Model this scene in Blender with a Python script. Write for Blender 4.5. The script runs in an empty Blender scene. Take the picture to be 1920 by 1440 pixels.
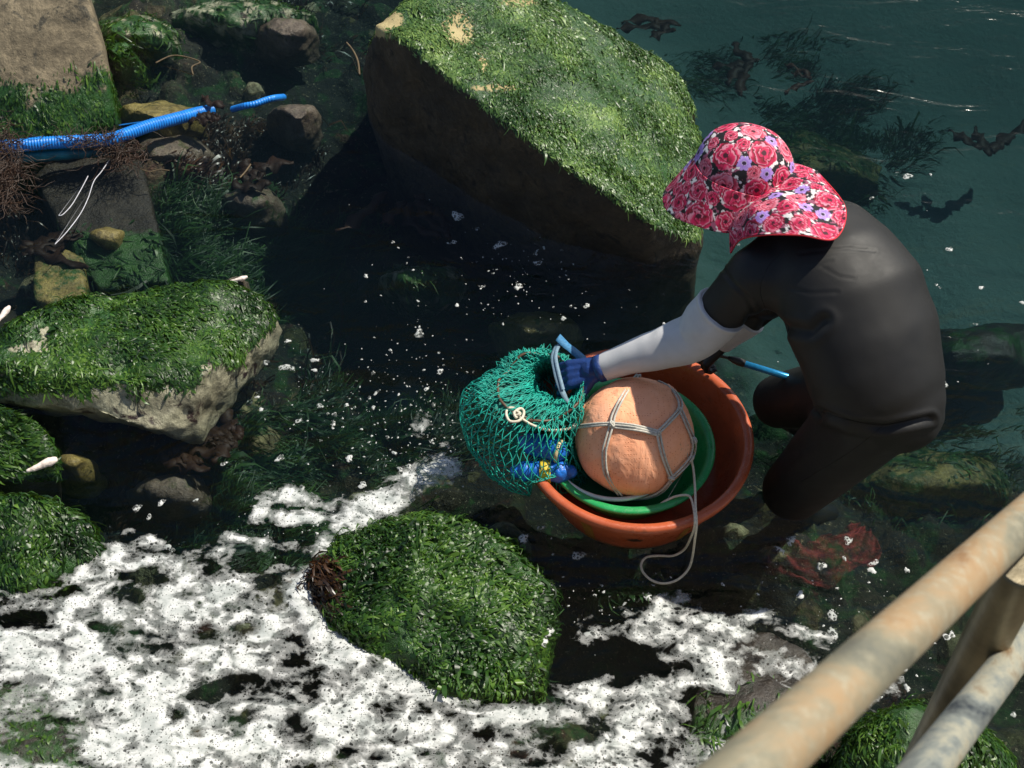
import bpy, bmesh, math, random
import numpy as np
from mathutils import Vector, Matrix, Quaternion
random.seed(7); RNG = np.random.default_rng(7)
S = bpy.context.scene
COL = S.collection
R = math.radians
# ------------------------------------------------------------------ camera
H = 3.5; PITCH = R(50); FPX = 2667.0
cam = bpy.data.objects.new('camera', bpy.data.cameras.new('camera')); COL.objects.link(cam)
cam.location = (0, 0, H); cam.rotation_euler = (R(90) - PITCH, 0, 0)
cam.data.sensor_width = 36; cam.data.lens = 36 * FPX / 1920
cam.data.clip_start = 0.05; cam.data.clip_end = 500
cam.data.dof.use_dof = True; cam.data.dof.focus_distance = 4.0; cam.data.dof.aperture_fstop = 10
S.camera = cam
# ------------------------------------------------------------------ light
SUN_EL, SUN_AZ = 57.0, 60.0        # azimuth measured from +Y towards +X
w = bpy.data.worlds.new('World'); S.world = w; w.use_nodes = True
nt = w.node_tree; bg = nt.nodes['Background']
sky = nt.nodes.new('ShaderNodeTexSky'); sky.sky_type = 'NISHITA'; sky.sun_disc = False
sky.sun_elevation = R(SUN_EL); sky.sun_rotation = R(SUN_AZ)
nt.links.new(sky.outputs[0], bg.inputs[0]); bg.inputs[1].default_value = 0.088
sun = bpy.data.objects.new('sun', bpy.data.lights.new('sun', 'SUN')); COL.objects.link(sun)
sd = Vector((math.sin(R(SUN_AZ)) * math.cos(R(SUN_EL)), math.cos(R(SUN_AZ)) * math.cos(R(SUN_EL)), math.sin(R(SUN_EL))))
sun.rotation_euler = sd.to_track_quat('Z', 'Y').to_euler(); sun.location = (3, 5, 8)
sun.data.energy = 5.0; sun.data.angle = R(0.53); sun.data.color = (1, 0.94, 0.82)
S.view_settings.view_transform = 'Standard'; S.view_settings.look = 'None'
S.view_settings.exposure = 0.28; S.view_settings.gamma = 1
S.render.engine = 'CYCLES'
cy = S.cycles; cy.use_denoising = True; cy.max_bounces = 8; cy.transparent_max_bounces = 16
cy.diffuse_bounces = 3; cy.glossy_bounces = 3; cy.volume_bounces = 0; cy.sample_clamp_indirect = 6
# ------------------------------------------------------------------ geometry helpers
FW = np.array([0, math.cos(PITCH), -math.sin(PITCH)]); UP = np.array([0, math.sin(PITCH), math.cos(PITCH)])
def ray(px, py):
    return FW + np.array([(px - 960) / FPX, 0, 0]) + UP * ((720 - py) / FPX)
def at(px, py, z=0.0):          # world point seen at a photo pixel, at height z
    d = ray(px, py); t = (z - H) / d[2]; return Vector((d[0] * t, d[1] * t, z))
def atd(px, py, dep):           # the same at a distance along the view
    d = ray(px, py) * dep; return Vector((d[0], d[1], H + d[2]))
def to_px(P):                   # world points (n,3) -> photo pixels, used to lay out foam and weed
    Q = P - np.array([0, 0, H]); f = Q @ FW
    return 960 + FPX * Q[:, 0] / f, 720 - FPX * (Q @ UP) / f
def _h(ix, iy, iz, s):
    n = (ix * 374761393 + iy * 668265263 + iz * 2147483647 + s * 974634777) & 0xffffffff
    n = ((n ^ (n >> 13)) * 1274126177) & 0xffffffff
    return ((n ^ (n >> 16)) & 0xffff) / 65535.0
def vnoise(P, s=0):
    i = np.floor(P).astype(np.int64); f = P - i; f = f * f * (3 - 2 * f)
    r = 0
    for a in (0, 1):
        for b in (0, 1):
            for c in (0, 1):
                wt = (f[:, 0] if a else 1 - f[:, 0]) * (f[:, 1] if b else 1 - f[:, 1]) * (f[:, 2] if c else 1 - f[:, 2])
                r = r + wt * _h(i[:, 0] + a, i[:, 1] + b, i[:, 2] + c, s)
    return r * 2 - 1
def fbm(P, scale=1.0, octv=4, s=0, gain=0.5):
    P = np.asarray(P, float) * scale; r = np.zeros(len(P)); a = 1; t = 0
    for o in range(octv):
        r += a * vnoise(P + 17.3 * o, s + o); t += a; a *= gain; P = P * 2.03
    return r / t
def sstep(a, b, x):
    t = np.clip((x - a) / (b - a), 0, 1); return t * t * (3 - 2 * t)
def mesh_obj(name, V, F, mat=None, parent=None, smooth=True, attrs=None, colors=None):
    me = bpy.data.meshes.new(name)
    V = np.asarray(V, np.float32); F = np.asarray(F)
    if F.ndim == 2:
        k = F.shape[1]
        me.vertices.add(len(V)); me.vertices.foreach_set('co', V.ravel())
        me.loops.add(F.size); me.loops.foreach_set('vertex_index', F.ravel().astype(np.int32))
        me.polygons.add(len(F)); me.polygons.foreach_set('loop_start', np.arange(0, F.size, k, dtype=np.int32))
        me.update(calc_edges=True); me.validate()
    else:
        me.from_pydata([tuple(v) for v in V], [], [tuple(f) for f in F]); me.update()
    for k, a in (attrs or {}).items():
        at_ = me.attributes.new(k, 'FLOAT', 'POINT'); at_.data.foreach_set('value', np.asarray(a, np.float32))
    for k, a in (colors or {}).items():
        at_ = me.attributes.new(k, 'FLOAT_COLOR', 'POINT'); at_.data.foreach_set('color', np.asarray(a, np.float32).ravel())
    if smooth: me.polygons.foreach_set('use_smooth', np.ones(len(me.polygons), bool))
    o = bpy.data.objects.new(name, me); COL.objects.link(o)
    if mat: me.materials.append(mat)
    if parent: setparent(o, parent)
    return o
def setparent(o, p):
    o.parent = p; o.matrix_parent_inverse = Matrix.Translation(-Vector(p.location))
def tag(o, label=None, cat=None, group=None, kind=None):
    if label: o['label'] = label
    if cat: o['category'] = cat
    if group: o['group'] = group
    if kind: o['kind'] = kind
    return o
def empty(name, loc, label, cat, group=None):
    o = bpy.data.objects.new(name, None); COL.objects.link(o); o.location = loc; o.empty_display_size = .1
    return tag(o, label, cat, group)
def get_vf(me):
    V = np.empty(len(me.vertices) * 3, np.float32); me.vertices.foreach_get('co', V)
    return V.reshape(-1, 3).astype(float)
def tri_arrays(me):
    me.calc_loop_triangles(); n = len(me.loop_triangles)
    T = np.empty(n * 3, np.int32); me.loop_triangles.foreach_get('vertices', T)
    return T.reshape(-1, 3)
def vnormals(me):
    n = np.empty(len(me.vertices) * 3, np.float32); me.vertex_normals.foreach_get('vector', n)
    return n.reshape(-1, 3).astype(float)
def grid_faces(nu, nv, wrap=False, off=0):
    a = np.arange(nu * nv).reshape(nu, nv)
    if wrap:
        a = np.vstack([a, a[:1]])
    q = np.stack([a[:-1, :-1], a[1:, :-1], a[1:, 1:], a[:-1, 1:]], -1).reshape(-1, 4)
    return q + off
class Tubes:                    # many tubes gathered into one mesh
    def __init__(s): s.V = []; s.F = []; s.n = 0
    def add(s, pts, r, k=6, closed=False, caps=True):
        P = np.array([tuple(p) for p in pts], float); n = len(P)
        r = np.broadcast_to(np.asarray(r, float), (n,))
        if closed: T = np.roll(P, -1, 0) - np.roll(P, 1, 0)
        else: T = np.gradient(P, axis=0)
        T /= np.linalg.norm(T, axis=1)[:, None] + 1e-12
        ref = np.array([0, 0, 1.0]) if abs(T[0, 2]) < .9 else np.array([1.0, 0, 0])
        N = np.cross(T[0], ref); N /= np.linalg.norm(N); rings = []
        for i in range(n):
            N = N - T[i] * (N @ T[i]); N /= np.linalg.norm(N) + 1e-12; B = np.cross(T[i], N)
            a = np.arange(k) * 2 * math.pi / k
            rings.append(P[i] + r[i] * (np.cos(a)[:, None] * N + np.sin(a)[:, None] * B))
        V = np.concatenate(rings); m = n if closed else n - 1
        F = []
        for i in range(m):
            j = (i + 1) % n
            for q in range(k):
                q2 = (q + 1) % k
                F.append((i * k + q, i * k + q2, j * k + q2, j * k + q))
        s.F.append(np.array(F) + s.n)
        s.V.append(V); s.n += len(V)
        if caps and not closed:
            for i, sgn in ((0, 1), (n - 1, -1)):
                c = s.n; s.V.append((P[i] - sgn * T[i] * r[i] * .35)[None]); s.n += 1
                base = s.n - 1 - len(V) + i * k
                s.F.append(np.array([(c, base + (q + 1) % k, base + q, c) if sgn > 0 else (c, base + q, base + (q + 1) % k, c) for q in range(k)]))
            # keep V blocks aligned
            s.V[-3:] = [np.concatenate(s.V[-3:])]
        return s
    def build(s, name, mat, parent=None):
        F = [tuple(dict.fromkeys(f)) for f in np.concatenate(s.F)]
        me = bpy.data.meshes.new(name); me.from_pydata(np.concatenate(s.V).tolist(), [], F); me.update()
        me.polygons.foreach_set('use_smooth', np.ones(len(me.polygons), bool))
        o = bpy.data.objects.new(name, me); COL.objects.link(o)
        if mat: me.materials.append(mat)
        if parent: setparent(o, parent)
        return o
def spline(pts, n=8, closed=False):   # Catmull-Rom through points
    P = [Vector(p) for p in pts]; out = []; m = len(P)
    for i in range(m if closed else m - 1):
        g = lambda k: P[k % m] if closed else P[min(max(k, 0), m - 1)]
        a, b, c, d = g(i - 1), g(i), g(i + 1), g(i + 2)
        for j in range(n):
            t = j / n
            out.append(.5 * ((2 * b) + (c - a) * t + (2 * a - 5 * b + 4 * c - d) * t * t + (3 * b - a - 3 * c + d) * t ** 3))
    if not closed: out.append(P[-1])
    return out
def lathe(name, prof, mat, parent=None, n=96, center=(0, 0, 0), rot=None, wob=None):
    pr = np.array(prof, float); a = np.arange(n) * 2 * math.pi / n
    V = np.stack([np.outer(np.cos(a), pr[:, 0]), np.outer(np.sin(a), pr[:, 0]), np.tile(pr[:, 1], (n, 1))], -1).reshape(-1, 3)
    if wob: V = wob(V)
    if rot is not None: V = V @ np.array(rot.to_3x3()).T
    V = V + np.array(center)
    return mesh_obj(name, V, grid_faces(n, len(pr), True), mat, parent)
def evald(o, keep_attr=False):   # apply modifiers by evaluating
    dg = bpy.context.evaluated_depsgraph_get(); me = bpy.data.meshes.new_from_object(o.evaluated_get(dg))
    old = o.data; o.modifiers.clear(); o.data = me; bpy.data.meshes.remove(old); return me
def remeshed(name, bm, voxel, smooth=0, mat=None, parent=None, fac=.5):
    me = bpy.data.meshes.new(name); bm.to_mesh(me); bm.free()
    o = bpy.data.objects.new(name, me); COL.objects.link(o)
    m = o.modifiers.new('r', 'REMESH'); m.mode = 'VOXEL'; m.voxel_size = voxel; m.use_smooth_shade = True
    if smooth:
        m2 = o.modifiers.new('s', 'SMOOTH'); m2.iterations = smooth; m2.factor = fac
    me = evald(o); me.name = name; me.materials.clear()
    if mat: me.materials.append(mat)
    if parent: setparent(o, parent)
    return o
def bm_ellipsoid(bm, c, radii, rot=None, seg=20):
    M = Matrix.Translation(Vector(c)) @ (rot.to_4x4() if rot is not None else Matrix()) @ Matrix.Diagonal((*radii, 1))
    bmesh.ops.create_uvsphere(bm, u_segments=seg, v_segments=seg // 2 + 2, radius=1, matrix=M)
def bm_capsule(bm, a, b, ra, rb, steps=None, flat=1.0, fdir=None):
    a = Vector(a); b = Vector(b); L = (b - a).length
    steps = steps or max(2, int(L / (min(ra, rb) * .35)) + 1)
    for i in range(steps + 1):
        t = i / steps; r = ra * (1 - t) + rb * t
        bmesh.ops.create_icosphere(bm, subdivisions=2, radius=r, matrix=Matrix.Translation(a.lerp(b, t)))
# ------------------------------------------------------------------ materials
def new_mat(name):
    m = bpy.data.materials.new(name); m.use_nodes = True; t = m.node_tree
    return m, t, t.nodes['Principled BSDF']
class N:                       # terse node builder
    def __init__(s, t): s.t = t
    def n(s, ty, props=None, **ins):
        x = s.t.nodes.new('ShaderNode' + ty)
        for k, v in (props or {}).items(): setattr(x, k, v)
        for k, v in ins.items():
            key = int(k[1:]) if k[0] == 'i' and k[1:].isdigit() else k.replace('_', ' ')
            s.set(x.inputs[key], v)
        return x
    def set(s, sock, v):
        if isinstance(v, bpy.types.NodeSocket): s.t.links.new(v, sock)
        elif isinstance(v, bpy.types.Node): s.t.links.new(v.outputs[0], sock)
        else: sock.default_value = v
    def math(s, op, a, b=0.0, c=0.0, clamp=False):
        x = s.n('Math', {'operation': op, 'use_clamp': clamp}); s.set(x.inputs[0], a); s.set(x.inputs[1], b); s.set(x.inputs[2], c); return x.outputs[0]
    def obj(s): return s.n('TexCoord').outputs['Object']
    def geo(s): return s.n('NewGeometry').outputs['Position']
    def attr(s, name): return s.n('Attribute', {'attribute_name': name}).outputs['Fac']
    def noise(s, vec, scale, detail=4, rough=.55, dist=0.0):
        return s.n('TexNoise', Vector=vec, Scale=scale, Detail=detail, Roughness=rough, Distortion=dist).outputs['Fac']
    def vor(s, vec, scale, feat='F1', rnd=1.0, out='Distance'):
        return s.n('TexVoronoi', {'feature': feat}, Vector=vec, Scale=scale, Randomness=rnd).outputs[out]
    def ramp(s, fac, stops, interp='LINEAR'):
        x = s.n('ValToRGB'); s.set(x.inputs[0], fac); cr = x.color_ramp; cr.interpolation = interp
        while len(cr.elements) > 1: cr.elements.remove(cr.elements[-1])
        for i, (p, c) in enumerate(stops):
            e = cr.elements[0] if i == 0 else cr.elements.new(p)
            e.position = p; e.color = (*c, 1) if len(c) == 3 else c
        return x.outputs[0]
    def mix(s, f, a, b, mode='MIX'):
        x = s.n('Mix', {'data_type': 'RGBA', 'blend_type': mode})
        s.set(x.inputs[0], f)
        for sk, v in ((x.inputs[6], a), (x.inputs[7], b)):
            s.set(sk, (*v, 1) if isinstance(v, tuple) and len(v) == 3 else v)
        return x.outputs[2]
    def smooth(s, v, lo, hi, a=0.0, b=1.0):
        x = s.n('MapRange', {'interpolation_type': 'SMOOTHSTEP'}); s.set(x.inputs[0], v)
        for i, q in enumerate((lo, hi, a, b)): s.set(x.inputs[i + 1], q)
        return x.outputs[0]
    def scale(s, vec, sc, rot=(0, 0, 0)):
        return s.n('Mapping', Vector=vec, Scale=sc, Rotation=rot).outputs[0]
    def bump(s, h, dist=.01, strength=1.0, normal=None):
        x = s.n('Bump', Height=h, Distance=dist, Strength=strength)
        if normal is not None: s.set(x.inputs['Normal'], normal)
        return x.outputs[0]
def simple(name, col, rough=.5, bumpscale=0, bumpd=.002, var=.15, vscale=20, metal=0, spec=.5, coat=0):
    m, t, p = new_mat(name); q = N(t); g = q.geo()
    nz = q.noise(g, vscale, 5)
    dark = tuple(c * (1 - var) for c in col); lite = tuple(min(1, c * (1 + var)) for c in col)
    q.set(p.inputs['Base Color'], q.ramp(nz, [(.3, dark), (.7, lite)]))
    p.inputs['Roughness'].default_value = rough; p.inputs['Metallic'].default_value = metal
    p.inputs['Specular IOR Level'].default_value = spec; p.inputs['Coat Weight'].default_value = coat
    if bumpscale: q.set(p.inputs['Normal'], q.bump(q.noise(g, bumpscale, 5), bumpd))
    return m

def mat_water():
    m, t, p = new_mat('sea_water'); t.nodes.remove(p); q = N(t); g = q.geo()
    # ripple field: long swell streaks, mid ripples, fine capillary ripples
    a = q.noise(q.scale(g, (1.0, 2.6, 1), (0, 0, R(20))), 1.6, 3, .5, .8)
    b = q.noise(q.scale(g, (1.0, 1.9, 1), (0, 0, R(-15))), 5.5, 4, .55, 1.2)
    c = q.noise(g, 26, 3, .5, .6)
    h = q.math('ADD', q.math('MULTIPLY', a, .055), q.math('MULTIPLY', b, .013))
    h = q.math('ADD', h, q.math('MULTIPLY', c, .0026))
    for cx_, cy_ in ((.92, 2.40), (.80, 2.72), (.37, 2.57)):      # rings spreading from the legs and the tub
        dd_ = q.n('VectorMath', {'operation': 'DISTANCE'}); q.set(dd_.inputs[0], g); dd_.inputs[1].default_value = (cx_, cy_, 0)
        dv_ = dd_.outputs['Value']; wv_ = q.math('MULTIPLY', q.math('SINE', q.math('MULTIPLY_ADD', b, 7.0, q.math('MULTIPLY', dv_, 190.0))), q.smooth(dv_, .10, .52, 1.0, 0.0))
        h = q.math('MULTIPLY_ADD', wv_, .0007, h)
    nrm = q.bump(h, 1.0, .55)
    dt = q.n('VectorMath', {'operation': 'DOT_PRODUCT'}); q.set(dt.inputs[0], nrm); q.set(dt.inputs[1], q.n('NewGeometry').outputs['Incoming'])
    fr = q.math('MULTIPLY_ADD', q.math('POWER', q.math('SUBTRACT', 1.0, q.math('ABSOLUTE', dt.outputs['Value']), clamp=True), 5.0), .98, .02)
    gl = q.n('BsdfGlossy', Color=(1, 1, 1, 1), Roughness=.19, Normal=nrm)
    tr = q.n('BsdfTransparent', Color=(1, 1, 1, 1))
    mx = q.n('MixShader'); q.set(mx.inputs[0], fr); q.set(mx.inputs[1], tr); q.set(mx.inputs[2], gl)
    out = t.nodes['Material Output']; t.links.new(mx.outputs[0], out.inputs['Surface'])
    ab = q.n('VolumeAbsorption', Color=(.18, .39, .40, 1), Density=2.0)
    sc = q.n('VolumeScatter', Color=(.25, .60, .66, 1), Density=.07, Anisotropy=.3)
    ad = q.n('AddShader'); q.set(ad.inputs[0], ab); q.set(ad.inputs[1], sc)
    t.links.new(ad.outputs[0], out.inputs['Volume'])
    return m
def mat_seabed():
    m, t, p = new_mat('seabed'); q = N(t); g = q.geo()
    stones = q.vor(q.scale(g, (1, 1, .6)), 7, 'F1', 1, 'Color')
    sx = q.attr('stone')
    c = q.ramp(sx, [(0, (.014, .010, .007)), (.35, (.05, .038, .018)), (.55, (.03, .045, .014)), (.72, (.15, .12, .04)), (.86, (.10, .05, .035)), (.93, (.40, .33, .16)), (1, (.50, .44, .28))])
    n1 = q.noise(g, 2.2, 5, .6, .5); n2 = q.noise(g, 30, 5, .65)
    c = q.mix(q.smooth(sx, -.3, -.1, 1, 0), c, (.020, .020, .011))
    c = q.mix(q.smooth(n1, .52, .66), c, (.007, .010, .006))
    c = q.mix(q.smooth(q.noise(g, 5.5, 5, .6, .8), .5, .62), c, (.020, .075, .012))
    c = q.mix(q.smooth(q.noise(g, 9, 4, .7, 1.5), .62, .72), c, (.42, .33, .20))
    c = q.mix(q.smooth(q.noise(g, 3.7, 4, .6, 1.5), .6, .7), c, (.10, .028, .018))
    c = q.mix(q.smooth(n2, .3, .7), q.mix(1.0, c, (.30, .28, .25), 'MULTIPLY'), c)
    c = q.mix(q.smooth(q.noise(g, 75, 3, .8), .6, .72), c, (.40, .34, .22))
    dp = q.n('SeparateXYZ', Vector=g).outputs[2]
    c = q.mix(q.smooth(dp, -.52, -.68), c, (.30, .385, .355))  # deep bottom painted pale teal for the light scattered in the water
    q.set(p.inputs['Base Color'], c); p.inputs['Roughness'].default_value = .8
    q.set(p.inputs['Normal'], q.bump(n2, .02))
    return m
def mat_rock(name, light, dark, stain, scale=6, algae=(.022, .075, .012), rough=.75):
    m, t, p = new_mat(name); q = N(t); g = q.geo()
    n1 = q.noise(g, scale, 8, .65, .4); n2 = q.noise(g, scale * 9, 6, .7)
    c = q.ramp(n1, [(.32, dark), (.5, tuple((a + b) / 2 for a, b in zip(light, dark))), (.66, light)])
    c = q.mix(q.smooth(q.noise(g, scale * 2.3, 5, .7, 1), .54, .66), c, stain)
    c = q.mix(q.smooth(n2, .35, .75), q.mix(1.0, c, (.5, .5, .5), 'MULTIPLY'), c)
    sp = q.smooth(q.vor(g, 130), .0, .25)
    c = q.mix(sp, q.mix(1.0, c, (.55, .52, .48), 'MULTIPLY'), c)
    c = q.mix(q.smooth(q.math('ADD', q.attr('pale'), q.math('MULTIPLY', q.math('SUBTRACT', n2, .5), .8)), .4, .6), c, q.ramp(n1, [(.3, (.26, .19, .08)), (.6, (.46, .38, .19))]))
    al = q.attr('algae')
    am = q.smooth(q.math('ADD', al, q.math('MULTIPLY', q.math('SUBTRACT', q.noise(g, 40, 4, .7), .5), .9)), .35, .6)
    gc = q.ramp(q.noise(g, 22, 5, .7), [(.3, tuple(x * .45 for x in algae)), (.7, tuple(x * 1.3 for x in algae))])
    q.set(p.inputs['Base Color'], q.mix(am, c, gc))
    q.set(p.inputs['Roughness'], q.smooth(am, 0, 1, rough, .35))
    q.set(p.inputs['Normal'], q.bump(n1, .02, .8, q.bump(n2, .006)))
    return m
def mat_weed(name, c0, c1, c2, rough=.28, trans=.25, spec=.5):
    m, t, p = new_mat(name); q = N(t); g = q.geo()
    tone = q.attr('tone')
    c = q.ramp(tone, [(0, c0), (.5, c1), (1, c2)])
    c = q.mix(q.smooth(q.noise(g, 5, 3), .35, .65), q.mix(1.0, c, (.5, .6, .6), 'MULTIPLY'), c)
    q.set(p.inputs['Base Color'], c); p.inputs['Roughness'].default_value = rough
    p.inputs['Specular IOR Level'].default_value = spec
    tl = q.n('BsdfTranslucent'); q.set(tl.inputs[0], q.mix(.6, c, (.14, .26, .02) if 'brown' not in name else (.05, .02, .01)))
    mx = q.n('MixShader'); mx.inputs[0].default_value = trans
    t.links.new(p.outputs[0], mx.inputs[1]); t.links.new(tl.outputs[0], mx.inputs[2])
    t.links.new(mx.outputs[0], t.nodes['Material Output'].inputs['Surface'])
    return m
def mat_foam(fleck=False):
    m, t, p = new_mat('sea_foam_fleck' if fleck else 'sea_foam'); q = N(t); g = q.geo()
    den = q.attr('cover')
    warp = q.n('VectorMath', {'operation': 'ADD'}); q.set(warp.inputs[0], g)
    wn = q.n('TexNoise', Vector=g, Scale=9.0, Detail=3.0)
    wv = q.n('VectorMath', {'operation': 'SCALE'}); q.set(wv.inputs[0], wn.outputs['Color']); wv.inputs['Scale'].default_value = .05
    q.set(warp.inputs[1], wv.outputs[0]); gw = warp.outputs[0]
    big = q.noise(q.scale(gw, (1, 1.5, 1), (0, 0, R(35))), 7.0, 3, .5, .7)
    mid = q.noise(q.scale(gw, (1, 1.3, 1), (0, 0, R(30))), 24, 3, .55, .4)
    fine = q.noise(gw, 90, 3, .6)
    k = 0 if fleck else 1
    d = q.math('ADD', den, q.math('MULTIPLY', q.math('SUBTRACT', big, .5), 2.9 * k))
    d = q.math('ADD', d, q.math('MULTIPLY', q.math('SUBTRACT', mid, .5), 1.7 * k))
    d = q.math('ADD', d, q.math('MULTIPLY', q.math('SUBTRACT', fine, .5), .35))
    body = q.smooth(d, .26, .62)
    thick = q.smooth(d, .55, 1.15)
    s1 = 80 if not fleck else 95
    b1 = q.vor(gw, s1); c1 = q.vor(gw, s1, out='Color'); b2 = q.vor(g, 175); c2 = q.vor(g, 175, out='Color')
    rr = q.math('POWER', q.n('SeparateColor', Color=c1).outputs[0], 3.6 if not fleck else 2.0); r2 = q.n('SeparateColor', Color=c2).outputs[1]
    big_r = q.math('MULTIPLY_ADD', rr, .50, .02 if not fleck else .36)
    h1 = q.math('SUBTRACT', 1.0, q.smooth(b1, q.math('MULTIPLY', big_r, .75), big_r))
    r2b = q.math('MULTIPLY_ADD', q.math('POWER', r2, 1.5), .46, .05)
    h2 = q.math('MULTIPLY', q.math('SUBTRACT', 1.0, q.smooth(b2, q.math('MULTIPLY', r2b, .6), r2b)), .85)
    hole = q.math('MAXIMUM', q.math('MULTIPLY', h1, .9), h2)
    hole = q.math('MULTIPLY', hole, q.smooth(thick, 0, 1, 1.0, .85 if not fleck else .95))
    film = q.smooth(thick, 0, 1, .34 if not fleck else .8, 1.0)
    alpha = q.math('MULTIPLY', q.math('MULTIPLY', body, film), q.math('SUBTRACT', 1.0, hole), clamp=True)
    col = q.mix(q.smooth(mid, .35, .65), (.36, .385, .37), (.60, .61, .595))
    q.set(p.inputs['Base Color'], col); p.inputs['Roughness'].default_value = .55
    p.inputs['Specular IOR Level'].default_value = .3
    q.set(p.inputs['Alpha'], alpha)
    q.set(p.inputs['Normal'], q.bump(q.math('ADD', d, q.math('MULTIPLY', hole, -.7)), .006, .35))
    return m
M = {}
M['water'] = mat_water(); M['seabed'] = mat_seabed()
M['boulder'] = mat_rock('granite_shade_dark', (.085, .062, .034), (.028, .021, .012), (.014, .012, .008))  # base kept dark, the side's shade put into the stone colour
M['greyrock'] = mat_rock('limestone_wet', (.60, .58, .40), (.26, .24, .16), (.045, .025, .022), 5, rough=.45)
M['concrete'] = mat_rock('weathered_concrete', (.36, .29, .18), (.19, .15, .09), (.09, .08, .055), 4)
M['darkrock'] = mat_rock('dark_wet_rock', (.075, .06, .045), (.02, .016, .013), (.03, .035, .02), 7, rough=.3)
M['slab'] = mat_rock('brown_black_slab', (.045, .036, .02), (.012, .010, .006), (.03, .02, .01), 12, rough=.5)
M['yellowrock'] = mat_rock('ochre_stone', (.42, .33, .10), (.18, .14, .05), (.09, .08, .03), 9, rough=.4)
M['pinkrock'] = mat_rock('pink_crusted_stone', (.30, .235, .175), (.10, .07, .05), (.10, .10, .04), 10, rough=.4)
M['weed'] = mat_weed('green_sea_lettuce', (.006, .024, .004), (.030, .092, .010), (.12, .225, .028), .42, .22)
M['weed_pale'] = mat_weed('sea_lettuce_sun_tinted', (.030, .075, .018), (.085, .17, .034), (.25, .36, .085), .40, .15)  # paler copy of the weed with sunlight put into its colour
M['weed_deep'] = mat_weed('submerged_green_weed', (.006, .028, .008), (.020, .068, .014), (.07, .15, .03), .5, .2)
M['brownweed'] = mat_weed('brown_weed', (.012, .006, .003), (.045, .018, .008), (.12, .055, .02), .35, .2)
M['kelp'] = mat_weed('kelp_brown', (.012, .007, .004), (.026, .012, .006), (.045, .02, .009), .6, .2, .25)
M['foam'] = mat_foam(); M['fleck'] = mat_foam(True)

# ------------------------------------------------------------------ weed blades
def blades(name, me, n, mat, parent=None, L=.03, W=.007, lift=.25, flow=(.5, -.8, 0), seed=0, mask=None, attr='algae', jit=.8, zmin=-9, segs=4, tone_px=0):
    V = get_vf(me); T = tri_arrays(me); VN = vnormals(me); rng = np.random.default_rng(seed + 11)
    wv = np.ones(len(V)); patch = .12 + sstep(-.30, -.08, fbm(V, 8, 3, seed + 60)) if attr else 1
    if attr and attr in me.attributes:
        wv = np.empty(len(V), np.float32); me.attributes[attr].data.foreach_get('value', wv)
    wv = wv * patch
    if mask is not None: wv = wv * mask(V)
    tv = V[T]; area = np.linalg.norm(np.cross(tv[:, 1] - tv[:, 0], tv[:, 2] - tv[:, 0]), axis=1)
    pr = area * wv[T].mean(1); pr[tv[:, :, 2].mean(1) < zmin] = 0
    if pr.sum() <= 0: return None
    idx = rng.choice(len(T), n, p=pr / pr.sum())
    u = rng.random((n, 2)); fl = u.sum(1) > 1; u[fl] = 1 - u[fl]
    P = tv[idx, 0] + u[:, :1] * (tv[idx, 1] - tv[idx, 0]) + u[:, 1:] * (tv[idx, 2] - tv[idx, 0])
    Nn = VN[T[idx]].mean(1); Nn /= np.linalg.norm(Nn, axis=1)[:, None] + 1e-9
    fa = fbm(P, 3.0, 3, seed) * 2.6 * jit + rng.normal(0, .55 * jit, n)
    f = np.array(flow, float) if not callable(flow) else flow(P)
    f = np.broadcast_to(f, P.shape)
    ca, sa = np.cos(fa), np.sin(fa)
    D = np.stack([f[:, 0] * ca - f[:, 1] * sa, f[:, 0] * sa + f[:, 1] * ca, f[:, 2] - .35 * (1 - np.abs(Nn[:, 2]))], 1)
    D -= Nn * (D * Nn).sum(1)[:, None]; D /= np.linalg.norm(D, axis=1)[:, None] + 1e-9
    B = np.cross(Nn, D)
    cl = np.clip(.75 + 1.1 * fbm(P, 9, 3, seed + 40), .25, 1.7)
    Ls = L * rng.lognormal(-.15, .45, n) * (.6 + .4 * cl); Ws = W * rng.lognormal(-.2, .5, n)
    lf = lift * rng.uniform(.0, 1.6, n) * cl; tw = rng.normal(0, .45, n) * cl; bend = rng.normal(0, .35, n)
    rows = []
    for k in range(segs):
        s = k / (segs - 1)
        c = P + D * (Ls * s)[:, None] + B * (Ls * bend * s * s)[:, None] + Nn * (.0015 + Ls * lf * np.sin(2.6 * s) + .07 * Ls * cl * rng.normal(0, 1, n) * s)[:, None]
        wd = Ws * [.55, 1.0, .85, .25][k] if segs == 4 else Ws * math.sin(math.pi * (s * .85 + .12))
        ang = tw * (.4 + s) + rng.normal(0, .3, n) * cl
        side = B * np.cos(ang)[:, None] + Nn * np.sin(ang)[:, None]
        rows += [c - side * wd[:, None] * .5, c + side * wd[:, None] * .5]
    VV = np.stack(rows, 1).reshape(-1, 3); k2 = segs * 2
    q = np.array([(2 * k, 2 * k + 1, 2 * k + 3, 2 * k + 2) for k in range(segs - 1)])
    F = (np.arange(n)[:, None, None] * k2 + q[None]).reshape(-1, 4)
    tone = np.clip(.46 + .7 * fbm(P, 6, 4, seed + 5) + rng.normal(0, .24, n), 0, 1)
    return mesh_obj(name, VV, F, mat, parent, attrs={'tone': np.repeat(tone, k2)})
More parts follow.
